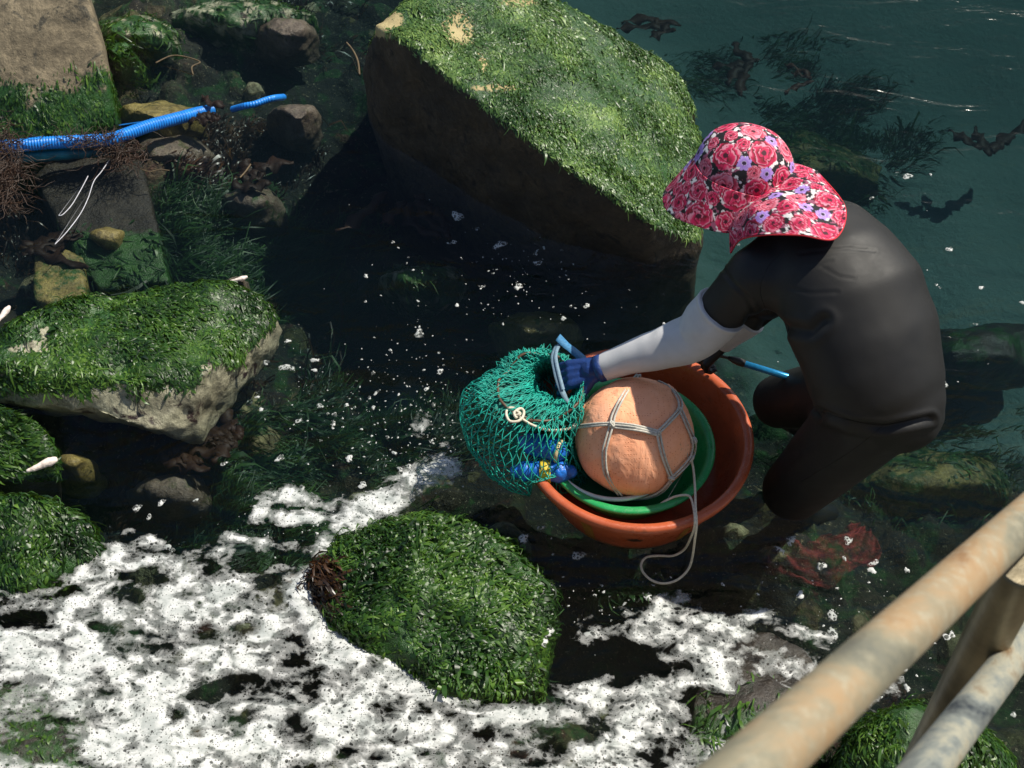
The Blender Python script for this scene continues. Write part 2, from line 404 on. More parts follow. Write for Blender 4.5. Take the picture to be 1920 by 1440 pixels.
# ------------------------------------------------------------------ rocks
def ell(px, py, c):     # soft ellipse test in photo pixels
    return sum(np.clip(1.4 - np.hypot((px - x) / a, (py - y) / b), 0, 1) for x, y, a, b in c)
def rock(name, pts, mat, label, cat='rock', voxel=.014, amp=.02, seed=0, algae=None, nz=.45, smooth=2, group=None, under=.25, pale=None):
    bm = bmesh.new()
    for px, py, z in pts:
        v = at(px, py, z); bm.verts.new(v)
        if z <= .0: bm.verts.new(v + Vector((0, 0, -under)))
    bmesh.ops.convex_hull(bm, input=bm.verts)
    c = sum((v.co for v in bm.verts), Vector()) / len(bm.verts)
    o = remeshed(name, bm, voxel, smooth, mat)
    me = o.data; V = get_vf(me); Nn = vnormals(me)
    lowf = fbm(V, 4.0, 3, seed); ridg = 1 - np.abs(fbm(V, 9.0, 3, seed + 3)) * 2
    fi = fbm(V, 30, 3, seed + 9)
    V += Nn * (amp * (1.6 * lowf + .5 * (ridg - .6)) + amp * .22 * fi)[:, None]
    ox = Vector((c.x, c.y, -.0)); V -= np.array(ox)
    me.vertices.foreach_set('co', V.astype(np.float32).ravel()); me.update()
    o.location = ox; W = V + np.array(ox)
    Nn = vnormals(me); px, py = to_px(W)
    a = sstep(nz - .2, nz + .2, Nn[:, 2]) if nz < 2 else np.zeros(len(V))
    if algae: a = np.clip(algae(a, px, py, W, Nn), 0, 1)
    at_ = me.attributes.new('algae', 'FLOAT', 'POINT'); at_.data.foreach_set('value', a.astype(np.float32))
    if pale:
        b_ = me.attributes.new('pale', 'FLOAT', 'POINT'); b_.data.foreach_set('value', np.clip(ell(px, py, pale), 0, 1).astype(np.float32))
    tag(o, label, cat, group)
    return o
def weed_on(o, n, mat='weed', name='algae_mat', label=None, **k):
    me = o.data; 
    b = blades(name, me, n, M[mat], None, **k)
    if b:
        b.parent = o; b['kind'] = 'stuff'
        if label: b['label'] = label
    return b
#SETTING
# sea, as one closed body of water with its surface at z = 0
def box_mesh(name, x0, x1, y0, y1, z0, z1, mat):
    V = [(x, y, z) for z in (z0, z1) for y in (y0, y1) for x in (x0, x1)]
    F = [(0, 2, 3, 1), (4, 5, 7, 6), (0, 1, 5, 4), (2, 6, 7, 3), (0, 4, 6, 2), (1, 3, 7, 5)]
    return mesh_obj(name, V, F, mat, smooth=False)
wtr = box_mesh('water', -40, 40, .97, 80, -6, 0, M['water']); tag(wtr, kind='structure')
wtr['label'] = 'dark clear teal green sea water with soft ripples'
# seabed: one sheet, fine near the camera
def depth_at(P):
    px, py = to_px(np.column_stack([P, np.zeros(len(P))]))
    d = -.40 - .34 * sstep(1050, 1750, px + .55 * (500 - py)) * sstep(1100, 350, py)
    d += .12 * sstep(600, 250, px) * sstep(1200, 800, py)
    d -= .16 * sstep(170, 60, np.hypot((px - 230) / 1.3, py - 880))
    d -= .22 * sstep(260, 60, np.hypot((px - 790) / 1.7, py - 420))
    d -= .15 * sstep(300, 60, np.hypot(px - 1050, py - 620))
    d += .06 * sstep(350, 60, np.hypot((px - 330) / 1.1, (py - 110)))
    d += .10 * sstep(260, 80, np.hypot(px - 1540, py - 860))
    d += .14 * sstep(1150, 1350, py)
    return d
xs = np.concatenate([np.linspace(-60, -2.8, 24), np.arange(-2.75, 2.9, .019), np.linspace(3.0, 60, 24)])
ys = np.concatenate([np.linspace(.97, 1.3, 3), np.arange(1.35, 6.2, .019), np.linspace(6.3, 100, 30)])
X, Y = np.meshgrid(xs, ys, indexing='ij'); P2 = np.column_stack([X.ravel(), Y.ravel()])
P3 = np.column_stack([P2, np.zeros(len(P2))])
near = ((np.abs(P2[:, 0]) < 3) & (P2[:, 1] < 6.3))
Z = np.full(len(P2), -1.6); Pn = P3[near]
z = depth_at(P2[near]) + .13 * fbm(Pn, 2.2, 4, 3) + .055 * np.clip(fbm(Pn, 7, 3, 8), -.2, 1) + .02 * fbm(Pn, 22, 3, 4)
rgs = np.random.default_rng(77); cob = np.zeros(near.sum()); ctone = np.full(near.sum(), -1.0); Qn = P2[near]
for _ in range(1500):
    cx, cy = rgs.uniform(-2.8, 2.9), rgs.uniform(1.3, 6.3); r0 = min(.10, rgs.lognormal(-2.9, .45)); e_ = rgs.uniform(.6, 1.0); an = rgs.uniform(0, 3.14)
    i = np.where((np.abs(Qn[:, 0] - cx) < r0 * 1.3) & (np.abs(Qn[:, 1] - cy) < r0 * 1.3))[0]
    if not len(i): continue
    dx, dy = Qn[i, 0] - cx, Qn[i, 1] - cy; u_ = (dx * math.cos(an) + dy * math.sin(an)); v_ = (dy * math.cos(an) - dx * math.sin(an)) / e_
    rr_ = (np.abs(u_) ** 2.6 + np.abs(v_) ** 2.6) ** (1 / 2.6) / r0; h_ = r0 * .75 * np.clip(1 - rr_ ** 2.5, 0, 1) ** .6
    w_ = h_ > cob[i]; cob[i[w_]] = h_[w_]; ctone[i[w_]] = rgs.random()
z = z + cob
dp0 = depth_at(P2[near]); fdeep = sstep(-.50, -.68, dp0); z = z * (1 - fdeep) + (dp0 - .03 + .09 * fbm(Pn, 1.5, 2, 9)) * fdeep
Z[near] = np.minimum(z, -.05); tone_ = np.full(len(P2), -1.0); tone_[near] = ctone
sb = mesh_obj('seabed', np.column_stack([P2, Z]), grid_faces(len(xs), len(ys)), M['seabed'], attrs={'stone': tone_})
tag(sb, kind='structure'); sb['label'] = 'stony seabed under shallow water with weed and pale stones'
# weed growing on the seabed
SEAW = []
def bedweed(regions, n, mat, name, L, W, seed, flow, lift=.35, label=''):
    def mask(V):
        px, py = to_px(V); return np.clip(ell(px, py, regions), 0, 1) * sstep(-.25, .15, fbm(V, 5, 3, seed)) + 1e-9
    o = blades(name, sb.data, n, M[mat], L=L, W=W, lift=lift, flow=flow, seed=seed, mask=mask, attr=None)
    return tag(o, label, 'seaweed', kind='stuff')
bedweed([(400, 450, 130, 80), (600, 530, 230, 80), (760, 600, 150, 70)], 20000, 'weed_deep', 'green_seaweed', .07, .005, 21, (.8, .5, 0), .5, 'dark green weed streaming under water beside the flat rock')
bedweed([(560, 900, 200, 110), (750, 780, 150, 100), (470, 1000, 200, 60)], 20000, 'weed_deep', 'green_seaweed', .06, .005, 22, (.7, .7, 0), .5, 'green weed under water between the flat rock and the tub')
bedweed([(1450, 180, 200, 90), (1500, 330, 140, 90), (1600, 260, 150, 60), (1750, 850, 150, 120), (1600, 880, 120, 60)], 20000, 'weed_deep', 'green_seaweed', .055, .006, 23, (.9, .2, 0), .5, 'green weed under water around the person and right of the big boulder')
bedweed([(560, 60, 120, 50), (450, 300, 120, 60), (880, 640, 80, 60), (420, 660, 60, 90), (230, 960, 90, 40), (120, 420, 120, 90), (640, 700, 60, 60)], 14000, 'brownweed', 'brown_seaweed', .045, .007, 24, (.5, .5, 0), .6, 'red brown weed growing in patches on the seabed')
# big boulder
BB = [(698, 45, .50), (780, -20, .52), (900, -70, .50), (760, 75, .52), (880, 175, .47), (960, 235, .44), (1050, 305, .38), (1150, 360, .30), (1225, 425, .20), (1300, 448, .06),
      (1020, 5, .42), (1130, 50, .30), (1250, 115, .14), (1310, 200, .0), (1322, 300, -.02), (1318, 450, 0), (1230, 488, 0), (1150, 478, 0), (1000, 428, 0), (850, 350, 0), (730, 270, 0), (690, 185, .02), (684, 150, .15),
      (800, 0, 0), (1010, 60, 0), (1150, 90, 0)]
def al_big(a, px, py, W, Nn):
    bare = np.clip(ell(px, py, [(862, 55, 38, 42), (720, 40, 45, 26), (975, 5, 40, 14), (905, 110, 14, 34), (930, 165, 50, 10), (1000, 235, 40, 8)]), 0, 1)
    nn = fbm(W, 12, 3, 4)
    return a * (1 - bare * np.clip(.9 + nn, 0, 1)) * np.clip(1.1 + nn * .5, 0, 1)
big = rock('boulder', BB, M['boulder'], 'largest boulder, long and boxy, green weed on its sunlit top and a dark side', 'boulder', .016, .016, 1, al_big, .55, 3, under=.5, pale=[(862, 55, 50, 55), (720, 40, 60, 34), (975, 5, 50, 18), (905, 110, 20, 40), (930, 165, 60, 14), (1000, 235, 50, 12), (1110, 300, 30, 8)])
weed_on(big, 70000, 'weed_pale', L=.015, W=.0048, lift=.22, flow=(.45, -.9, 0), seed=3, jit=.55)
# weathered block, upper left
CB = [(-60, -140, .52), (130, -120, .50), (150, -60, .45), (168, 0, .36), (190, 90, .24), (207, 150, .14), (216, 215, .03), (213, 240, -.02), (150, 262, 0), (60, 262, 0), (-60, 270, 0), (-60, 100, .26), (150, -60, 0), (190, 60, .0), (-80, -60, 0)]
def al_con(a, px, py, W, Nn):
    e = 140 + 60 * fbm(W, 9, 4, 4)
    return sstep(-20, 70, py - e) * np.clip(1.0 + .8 * fbm(W, 25, 3, 2), 0, 1) * (Nn[:, 2] > -.2)
con = rock('block', CB, M['concrete'], 'weathered concrete block at the top left with green weed on its lower half', 'concrete block', .016, .008, 5, al_con, .0, 2, under=.5)
weed_on(con, 12000, 'weed', L=.018, W=.0052, lift=.15, flow=(.2, -.9, -.4), seed=5, jit=.4)
# submerged slab shadowed below the block
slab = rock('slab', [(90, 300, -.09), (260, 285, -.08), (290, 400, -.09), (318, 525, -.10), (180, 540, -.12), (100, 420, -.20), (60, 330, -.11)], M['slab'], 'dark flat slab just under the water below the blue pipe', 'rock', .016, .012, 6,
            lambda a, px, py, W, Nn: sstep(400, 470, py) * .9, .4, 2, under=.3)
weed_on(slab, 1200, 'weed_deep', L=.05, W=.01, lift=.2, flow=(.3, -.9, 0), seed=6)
rock('stone', [(65, 480, -.13), (110, 465, -.12), (158, 480, -.12), (160, 560, -.10), (110, 575, -.11), (60, 560, -.11)], M['yellowrock'], 'yellow green squarish stone just under water above the flat rock', 'stone', .012, .01, 7,
     lambda a, px, py, W, Nn: .42 + .35 * fbm(W, 14, 3, 2), .4, 2, under=.2)
# flat topped rock on the left
LR = [(-40, 650, .14), (60, 600, .16), (190, 545, .13), (330, 535, .11), (430, 545, .08), (500, 575, .04), (515, 600, .0), (478, 632, .02), (405, 632, .09), (398, 690, .12), (375, 705, .13), (250, 718, .14), (130, 695, .14), (0, 680, .14),
      (392, 740, .05), (365, 795, .0), (300, 812, .02), (240, 798, .04), (130, 755, .05), (60, 735, .05), (-40, 730, .05), (420, 670, 0), (-60, 680, 0), (60, 640, -.05), (300, 640, -.05)]
def al_left(a, px, py, W, Nn):
    bare = np.clip(ell(px, py, [(70, 650, 34, 14), (85, 622, 12, 12), (320, 735, 100, 14), (210, 730, 40, 10), (180, 550, 30, 6), (390, 700, 16, 40), (30, 655, 20, 8)]), 0, 1)
    edge = sstep(745, 712, py + 14 * fbm(W, 12, 3, 8) - .06 * (px - 250) * 0)
    return a * edge * (1 - bare * np.clip(1 + 1.2 * fbm(W, 16, 3, 7), 0, 1))
lr = rock('flat_rock', LR, M['greyrock'], 'flat topped rock on the left with green weed above its pale jagged front', 'rock', .010, .027, 8, al_left, .5, 1, under=.12)
weed_on(lr, 34000, 'weed', L=.0165, W=.0056, lift=.25, flow=(.9, -.3, 0), seed=8, jit=.9)
ch = rock('stone', [(405, 628, .03), (440, 618, .06), (478, 628, .03), (475, 655, -.02), (430, 668, -.03), (405, 660, -.02)], M['darkrock'], 'small dark stone under the weedy right end of the flat rock', 'stone', .008, .008, 9, lambda a, px, py, W, Nn: a * 0, .5, 1, under=.1)
# mossy rocks down the left edge
m1 = rock('mossy_rock', [(-60, 770, .12), (30, 768, .14), (75, 800, .10), (105, 840, .02), (100, 880, 0), (40, 905, 0), (-60, 900, .02), (-60, 900, 0), (-60, 760, 0), (60, 790, 0)], M['darkrock'], 'small weed covered rock at the left edge below the flat rock', 'rock', .012, .02, 10, lambda a, px, py, W, Nn: a * 0 + sstep(910, 880, py), .3, 2, under=.2)
weed_on(m1, 9000, 'weed', L=.02, W=.006, lift=.25, flow=(.8, -.5, 0), seed=10)
m2 = rock('mossy_rock', [(-60, 930, .10), (40, 925, .14), (120, 950, .10), (165, 985, .03), (180, 1030, 0), (120, 1075, 0), (60, 1095, .02), (0, 1115, .0), (-60, 1120, .0), (-60, 920, 0), (110, 935, 0)], M['darkrock'], 'weed covered rock at the left edge standing against the sheet of foam', 'rock', .012, .022, 12, lambda a, px, py, W, Nn: a * 0 + 1, .3, 2, under=.2)
weed_on(m2, 18000, 'weed', L=.02, W=.006, lift=.25, flow=(.8, -.4, 0), seed=12)
# mossy boulder, bottom centre
MB_ = [(585, 1080, 0.028), (600, 1040, 0.046), (660, 1005, 0.055), (760, 985, 0.061), (860, 990, 0.046), (960, 1040, 0.032), (1020, 1090, 0.019), (1010, 1150, 0.046), (975, 1200, 0.046), (950, 1250, 0.014), (940, 1300, 0.000), (880, 1290, 0.009), (800, 1240, 0.038), (720, 1200, 0.046), (640, 1160, 0.038), (590, 1130, 0.000), (578, 1090, 0),
       (760, 1100, 0.093), (880, 1130, 0.084), (680, 1080, 0.079), (1045, 1100, -.03), (1030, 1200, -.05), (1000, 1290, -.06), (820, 965, -.02), (640, 990, 0), (700, 1235, 0), (830, 1290, 0)]
def al_mb(a, px, py, W, Nn):
    return 1 - np.clip(ell(px, py, [(605, 1095, 32, 45)]), 0, 1) * .95
mb = rock('mossy_boulder', MB_, M['darkrock'], 'rounded boulder shaggy with bright green weed in the foam at the bottom centre', 'boulder', .013, .024, 14, al_mb, .1, 2, under=.25)
weed_on(mb, 52000, 'weed', L=.019, W=.0068, lift=.45, flow=(.65, -.75, 0), seed=14, jit=1.3)
bw = blades('brown_fringe', mb.data, 2600, M['brownweed'], None, L=.035, W=.007, lift=.5, seed=15, attr=None, mask=lambda V: np.clip(ell(*to_px(V + np.array(mb.location)), [(600, 1095, 34, 50)]), 0, 1) + 1e-9)
bw.parent = mb; bw['kind'] = 'stuff'; bw['label'] = 'dark red brown weed fringe at the left end'
# rocks at the bottom right under the railing
m3 = rock('mossy_rock', [(1560, 1440, .05), (1620, 1370, .12), (1700, 1320, .18), (1740, 1350, .16), (1850, 1400, .10), (1900, 1470, .05), (1700, 1500, .12), (1540, 1500, 0), (1720, 1310, 0), (1600, 1360, 0), (1900, 1420, 0)], M['darkrock'], 'weed covered rock at the bottom right seen between the railing pipes', 'rock', .012, .02, 16, lambda a, px, py, W, Nn: a * 0 + 1, .1, 2, under=.2)
weed_on(m3, 14000, 'weed', L=.02, W=.006, lift=.3, flow=(.5, -.8, 0), seed=16)
m4 = rock('wet_rock', [(1370, 1200, -.03), (1450, 1175, -.01), (1520, 1210, -.02), (1560, 1290, -.02), (1540, 1400, -.01), (1450, 1470, .01), (1330, 1460, .0), (1290, 1400, -.03), (1300, 1300, -.02), (1400, 1300, .015)], M['darkrock'], 'low dark wet rock awash in foam at the bottom right', 'rock', .012, .02, 18, lambda a, px, py, W, Nn: sstep(1250, 1400, py) * .75, .1, 2, under=.2)
weed_on(m4, 1600, 'weed', L=.03, W=.007, lift=.25, flow=(.5, -.8, 0), seed=18)
m5 = rock('wet_rock', [(-60, 1290, -.03), (40, 1270, -.03), (130, 1320, -.04), (190, 1400, -.04), (200, 1500, -.03), (-60, 1500, -.02)], M['darkrock'], 'low weedy rock washed by white foam in the bottom left corner', 'rock', .012, .015, 19, lambda a, px, py, W, Nn: a * 0 + .5, .1, 2, under=.2)
weed_on(m5, 1200, 'weed', L=.02, W=.006, lift=.25, flow=(.5, -.8, 0), seed=19)
# small stones, dry tops and just under the surface
SM = [('wet_stone', (192, 42, .01), 70, 26, 'greyrock', 'pale olive stone at the water line right of the concrete block', .7, (245, 52)),
      ('wet_stone', (230, 92, .02), 38, 24, 'darkrock', 'small dark stone tufted with bright green weed beside the concrete block', 1.0, (222, 88)),
      ('wet_stone', (535, 60, -.045), 60, 22, 'pinkrock', 'brown stone breaking the surface at the top left', .15, (535, 55)),
      ('stone', (290, 208, -.03), 62, 24, 'yellowrock', 'yellow stone just under water above the blue pipe', .1, (290, 208)),
      ('stone', (560, 210, -.05), 42, 18, 'pinkrock', 'pale pinkish stone at the surface right of the sunken end of the pipe', .12, (560, 210)),
      ('stone', (440, 25, -.06), 100, 28, 'greyrock', 'broad pale stone under shallow water at the top edge', .5, (440, 25)),
      ('stone', (310, 270, -.09), 70, 26, 'pinkrock', 'rough brownish stone under water below the bend of the pipe', .2, (310, 278)),
      ('stone', (200, 440, -.05), 36, 16, 'yellowrock', 'small ochre stone under water right of the two pale strings', .2, (200, 440)),
      ('stone', (470, 370, -.13), 50, 22, 'pinkrock', 'small pinkish stone under water above the green weed', .3, (470, 372)),
      ('stone', (140, 865, -.05), 24, 10, 'yellowrock', 'small ochre stone with a white shell beside it', .1, (140, 865)),
      ('stone', (790, 520, -.12), 60, 22, 'greyrock', 'pale green stone under water below the big boulder', .5, (790, 520)),
      ('stone', (1010, 610, -.20), 60, 26, 'yellowrock', 'dim yellow stone under water above the tub', .3, (1010, 610)),
      ('stone', (315, 915, -.18), 60, 24, 'pinkrock', 'pink crusted stone under water below the flat rock', .2, (315, 915)),
      ('stone', (1740, 880, -.34), 120, 50, 'yellowrock', 'large dim yellowish stone on the bottom right of the person', .5, (1740, 880)),
      ('stone', (1560, 300, -.52), 110, 45, 'yellowrock', 'dim stone on the bottom just above the flowered hat', .5, (1500, 300)),
      ('stone', (1840, 650, -.40), 90, 40, 'darkrock', 'dim dark stone on the bottom at the right edge', .4, (1840, 650)),
      ('stone', (445, 520, -.02), 24, 12, 'pinkrock', 'little pink and white stone just above the flat rock', 0, (445, 525)),
      ('stone', (1150, 1130, -.03), 70, 22, 'darkrock', 'dark stone under water below the rope loop', .6, (1190, 1110)),
      ('stone', (1105, 380, -.9), 10, 10, 'darkrock', '', 0, None)]
for i, (nm, (px, py, z), a, b, mt, lab, alg, ctr) in enumerate(SM):
    if ctr is None: continue
    px, py = ctr; rg = random.Random(i + 50); pts = []
    for k in range(9):
        an = k * math.pi * 2 / 9 + rg.uniform(-.2, .2); r = rg.uniform(.75, 1.1)
        pts.append((px + a * r * math.cos(an), py + b * r * math.sin(an), z - .03 - rg.uniform(0, .02)))
        pts.append((px + a * r * .62 * math.cos(an), py + b * r * .62 * math.sin(an), z + rg.uniform(-.012, .012)))
        pts.append((px + a * r * 1.45 * math.cos(an), py + b * r * 1.45 * math.sin(an) + 12, z - .13))
    o = rock(nm, pts, M[mt], lab, 'stone', .008, .022, 60 + i, (lambda al: lambda aa, X_, Y_, W, Nn: np.clip(al + al * fbm(W, 20, 3, 3), 0, 1))(alg), .5, 1, under=.1)
    if alg >= .5: weed_on(o, 900, 'weed' if z > -.01 else 'weed_deep', L=.035, W=.007, lift=.4, flow=(.6, -.6, 0), seed=70 + i)
# ------------------------------------------------------------------ foam
def seg_d(px, py, a, b):
    ax, ay = a; bx, by = b; dx, dy = bx - ax, by - ay
    t = np.clip(((px - ax) * dx + (py - ay) * dy) / (dx * dx + dy * dy), 0, 1)
    return np.hypot(px - ax - t * dx, py - ay - t * dy)
FO = [(-200, 1130), (0, 1108), (100, 1085), (160, 1050), (215, 1003), (245, 1000), (258, 1035), (330, 1030), (400, 1008), (440, 1012), (480, 1048), (555, 1040), (590, 985), (620, 950), (700, 938), (760, 905), (800, 860), (830, 895), (790, 935), (740, 950), (670, 978), (620, 1018), (590, 1050), (566, 1100), (590, 1165), (680, 1225), (760, 1262), (850, 1300), (930, 1335), (1010, 1330), (1100, 1300), (1170, 1290), (1225, 1255), (1215, 1215), (1130, 1212), (1080, 1190), (1105, 1160), (1170, 1135), (1240, 1115), (1310, 1130), (1400, 1180), (1470, 1215), (1550, 1235), (1535, 1268), (1480, 1280), (1400, 1260), (1360, 1330), (1325, 1400), (1290, 1500), (1290, 1700), (-200, 1700)]
def inside(px, py, poly):
    r = np.zeros(len(px), bool); n = len(poly)
    for i in range(n):
        (x1, y1), (x2, y2) = poly[i], poly[(i + 1) % n]
        if y1 == y2: continue
        c = ((y1 > py) != (y2 > py)) & (px < (x2 - x1) * (py - y1) / (y2 - y1) + x1); r ^= c
    return r
gx = np.arange(-2.0, 1.6, .012); gy = np.arange(.99, 3.3, .012)
X, Y = np.meshgrid(gx, gy, indexing='ij'); Pf = np.column_stack([X.ravel(), Y.ravel(), np.zeros(X.size)])
px, py = to_px(Pf)
dist = np.full(len(px), 1e9)
for i in range(len(FO)): dist = np.minimum(dist, seg_d(px, py, FO[i], FO[(i + 1) % len(FO)]))
ins = inside(px, py, FO); sdist = np.where(ins, dist, -dist)
den = sstep(-14, 26, sdist) * .64 + .10 * sstep(20, 120, sdist)
holes = [(243, 1048, 22, 14), (300, 1085, 50, 20), (400, 1070, 55, 22), (470, 1060, 40, 20), (510, 1090, 40, 24), (130, 1105, 26, 14), (225, 1115, 45, 20), (60, 1165, 55, 20), (170, 1160, 40, 30), (370, 1170, 40, 16), (310, 1215, 45, 16), (450, 1270, 55, 35), (380, 1300, 35, 26), (550, 1245, 55, 20), (520, 1130, 30, 20), (895, 1375, 42, 28), (1080, 1375, 60, 26), (470, 1345, 40, 16), (590, 1300, 20, 30), (790, 1330, 30, 12), (560, 1040, 60, 24), (720, 1340, 60, 20), (460, 1180, 30, 20), (1310, 1340, 40, 60), (1240, 1410, 50, 30), (60, 1380, 90, 45), (520, 1010, 40, 18), (1150, 1160, 18, 10)]
hh = sum(np.clip(1.25 - np.hypot((px - x) / a, (py - y) / b), 0, 1) for x, y, a, b in holes)
den -= .62 * np.clip(hh, 0, 1)
# wisps
for pts_, r_, s_ in [([(825, 885), (765, 915), (700, 948), (640, 985), (602, 1040), (575, 1095), (585, 1150)], 20, .92), ([(560, 1120), (600, 1185), (690, 1240), (790, 1290), (900, 1340), (1010, 1345), (1120, 1310)], 22, .98), ([(480, 975), (500, 940), (560, 925), (620, 950)], 9, .75), ([(500, 960), (540, 975), (600, 975)], 8, .7), ([(240, 1000), (300, 1020)], 10, .8), ([(420, 1010), (520, 1030), (570, 1030)], 9, .8), ([(1330, 1150), (1440, 1160), (1560, 1210)], 10, .45), ([(800, 860), (780, 800), (790, 780)], 10, .5), ([(1410, 1300), (1380, 1370), (1330, 1430)], 14, .7), ([(1450, 1290), (1530, 1330), (1600, 1300)], 12, .45), ([(1500, 1400), (1600, 1330), (1680, 1290)], 9, .4), ([(700, 940), (820, 880), (830, 840)], 10, .55)]:
    dd = np.full(len(px), 1e9)
    for i in range(len(pts_) - 1): dd = np.minimum(dd, seg_d(px, py, pts_[i], pts_[i + 1]))
    den = np.maximum(den, s_ * sstep(r_ * 2.2, r_ * .5, dd))
for cx, cy, rr_, s_ in [(1360, 1180, 60, .2), (100, 1240, 120, .25), (350, 1430, 200, .2), (1280, 1180, 60, .15), (690, 1290, 160, .2), (1100, 1330, 100, .15)]:
    den += s_ * np.clip(1.3 - np.hypot(px - cx, py - cy) / rr_, 0, 1) * ins
hgt = .004 + .016 * sstep(.55, 1.2, den) * (.6 + .8 * fbm(Pf, 10, 3, 31)) + .006 * fbm(Pf, 4, 2, 33)
Pf[:, 2] = np.clip(hgt, .003, .04)
Fq = grid_faces(len(gx), len(gy)); keep = den[Fq].max(1) > .03; Fq = Fq[keep]
used = np.unique(Fq); remap = -np.ones(len(Pf), int); remap[used] = np.arange(len(used))
foam = mesh_obj('foam', Pf[used], remap[Fq], M['foam'], attrs={'cover': den[used]})
tag(foam, 'white bubbly sheet of sea foam spread over the water at the lower left', 'foam', kind='stuff')
# drifting froth: small domed rafts of bubbles
BIG = [(858, 406, 17), (937, 460, 19), (1005, 475, 11), (1008, 494, 10), (972, 538, 11), (1020, 465, 6), (850, 455, 8), (895, 430, 7), (1288, 530, 9), (1100, 574, 8), (686, 518, 7), (737, 455, 6), (857, 573, 6), (786, 626, 13), (540, 640, 9), (500, 680, 9), (537, 690, 17), (590, 676, 11), (590, 695, 8), (825, 697, 9), (800, 730, 8), (600, 762, 9), (650, 760, 6), (700, 765, 6), (560, 790, 8), (525, 860, 12), (490, 768, 7), (483, 745, 7), (625, 795, 8), (655, 860, 9), (420, 870, 8), (303, 943, 9), (257, 953, 10), (280, 970, 8), (318, 1028, 12), (567, 915, 9), (1780, 468, 10), (1701, 331, 12), (1745, 328, 5), (1634, 372, 7), (1638, 520, 7), (1916, 568, 8), (1840, 540, 7), (1770, 720, 9), (981, 1012, 17), (1052, 1000, 16), (1085, 1042, 14), (1015, 990, 9), (946, 1080, 12), (1030, 1107, 13), (1540, 1062, 11), (1590, 1014, 11), (1482, 1014, 12), (1462, 1033, 11), (1638, 1056, 11), (1634, 1070, 9), (1700, 1070, 8), (1500, 1116, 10), (1560, 1156, 12), (1562, 1188, 12), (1300, 1160, 12), (1030, 1185, 12), (1020, 1205, 10), (1215, 1120, 10), (1110, 1190, 13), (1245, 610, 9), (1385, 460, 5), (700, 700, 7), (770, 1000, 6), (680, 910, 10), (740, 850, 7), (750, 880, 8), (1785, 1190, 8), (1775, 1195, 9), (1700, 1290, 10), (1635, 1365, 9), (1590, 1350, 12), (1900, 1340, 7), (1850, 1250, 6), (1410, 1420, 8)]
pts = list(BIG); rg = random.Random(5)
for k in range(900):
    z_ = rg.choice([(800, 700, 90, 200), (820, 800, 70, 120), (700, 820, 160, 120), (740, 760, 130, 120), (780, 860, 110, 90), (960, 520, 160, 90), (1000, 560, 260, 160), (1640, 560, 240, 300), (620, 740, 130, 120), (1560, 1130, 180, 100), (1150, 1130, 160, 60), (560, 980, 200, 60), (1080, 1000, 130, 60), (1650, 1250, 160, 90), (960, 540, 420, 280)])
    pts.append((rg.gauss(z_[0], z_[2] * .5), rg.gauss(z_[1], z_[3] * .5), min(8, .9 + rg.expovariate(.85))))
V = []; F = []; A = []; n0 = 0
for (x, y, r) in pts:
    c = at(x, y, 0); rad = r / 700.0; k = 14 if r > 5 else 8; rings = 3
    # skip what would lie on top of dry rocks or the tub
    if math.hypot(c.x - .368, c.y - 2.574) < .30 + rad: continue
    if 700 < x < 1300 and y < 60 + (x - 700) * .69 + 150: continue
    if x < 410 and 540 < y < 800: continue
    st = rg.uniform(.55, 1.0); an0 = rg.uniform(0, 3.14); ph = [rg.uniform(0, 6.28) for _ in range(3)]
    V.append((c.x, c.y, .004 + rad * .22)); A.append(1.0); base = n0; n0 += 1
    for j in range(1, rings + 1):
        for q in range(k):
            a = q * 2 * math.pi / k; rr_ = rad * j / rings * (1 + .22 * math.sin(2 * a + ph[0]) + .15 * math.sin(3 * a + ph[1]) + .1 * math.sin(5 * a + ph[2]))
            ex, ey = rr_ * math.cos(a), rr_ * st * math.sin(a)
            V.append((c.x + ex * math.cos(an0) - ey * math.sin(an0), c.y + ex * math.sin(an0) + ey * math.cos(an0), .002 + rad * .22 * (1 - (j / rings) ** 2)))
            A.append([1.0, .8, .35][j - 1]); n0 += 1
    for q in range(k): F.append((base, base + 1 + q, base + 1 + (q + 1) % k))
    for j in range(1, rings):
        for q in range(k):
            a0 = base + 1 + (j - 1) * k; b0 = a0 + k
            F.append((a0 + q, b0 + q, b0 + (q + 1) % k, a0 + (q + 1) % k))
me = bpy.data.meshes.new('froth'); me.from_pydata(V, [], F); me.update(); a_ = me.attributes.new('cover', 'FLOAT', 'POINT'); a_.data.foreach_set('value', np.array(A, np.float32))
me.polygons.foreach_set('use_smooth', np.ones(len(me.polygons), bool)); me.materials.append(M['fleck'])
fr_ = bpy.data.objects.new('froth', me); COL.objects.link(fr_)
tag(fr_, 'little rafts of white bubbles drifting all over the dark water', 'foam', kind='stuff')
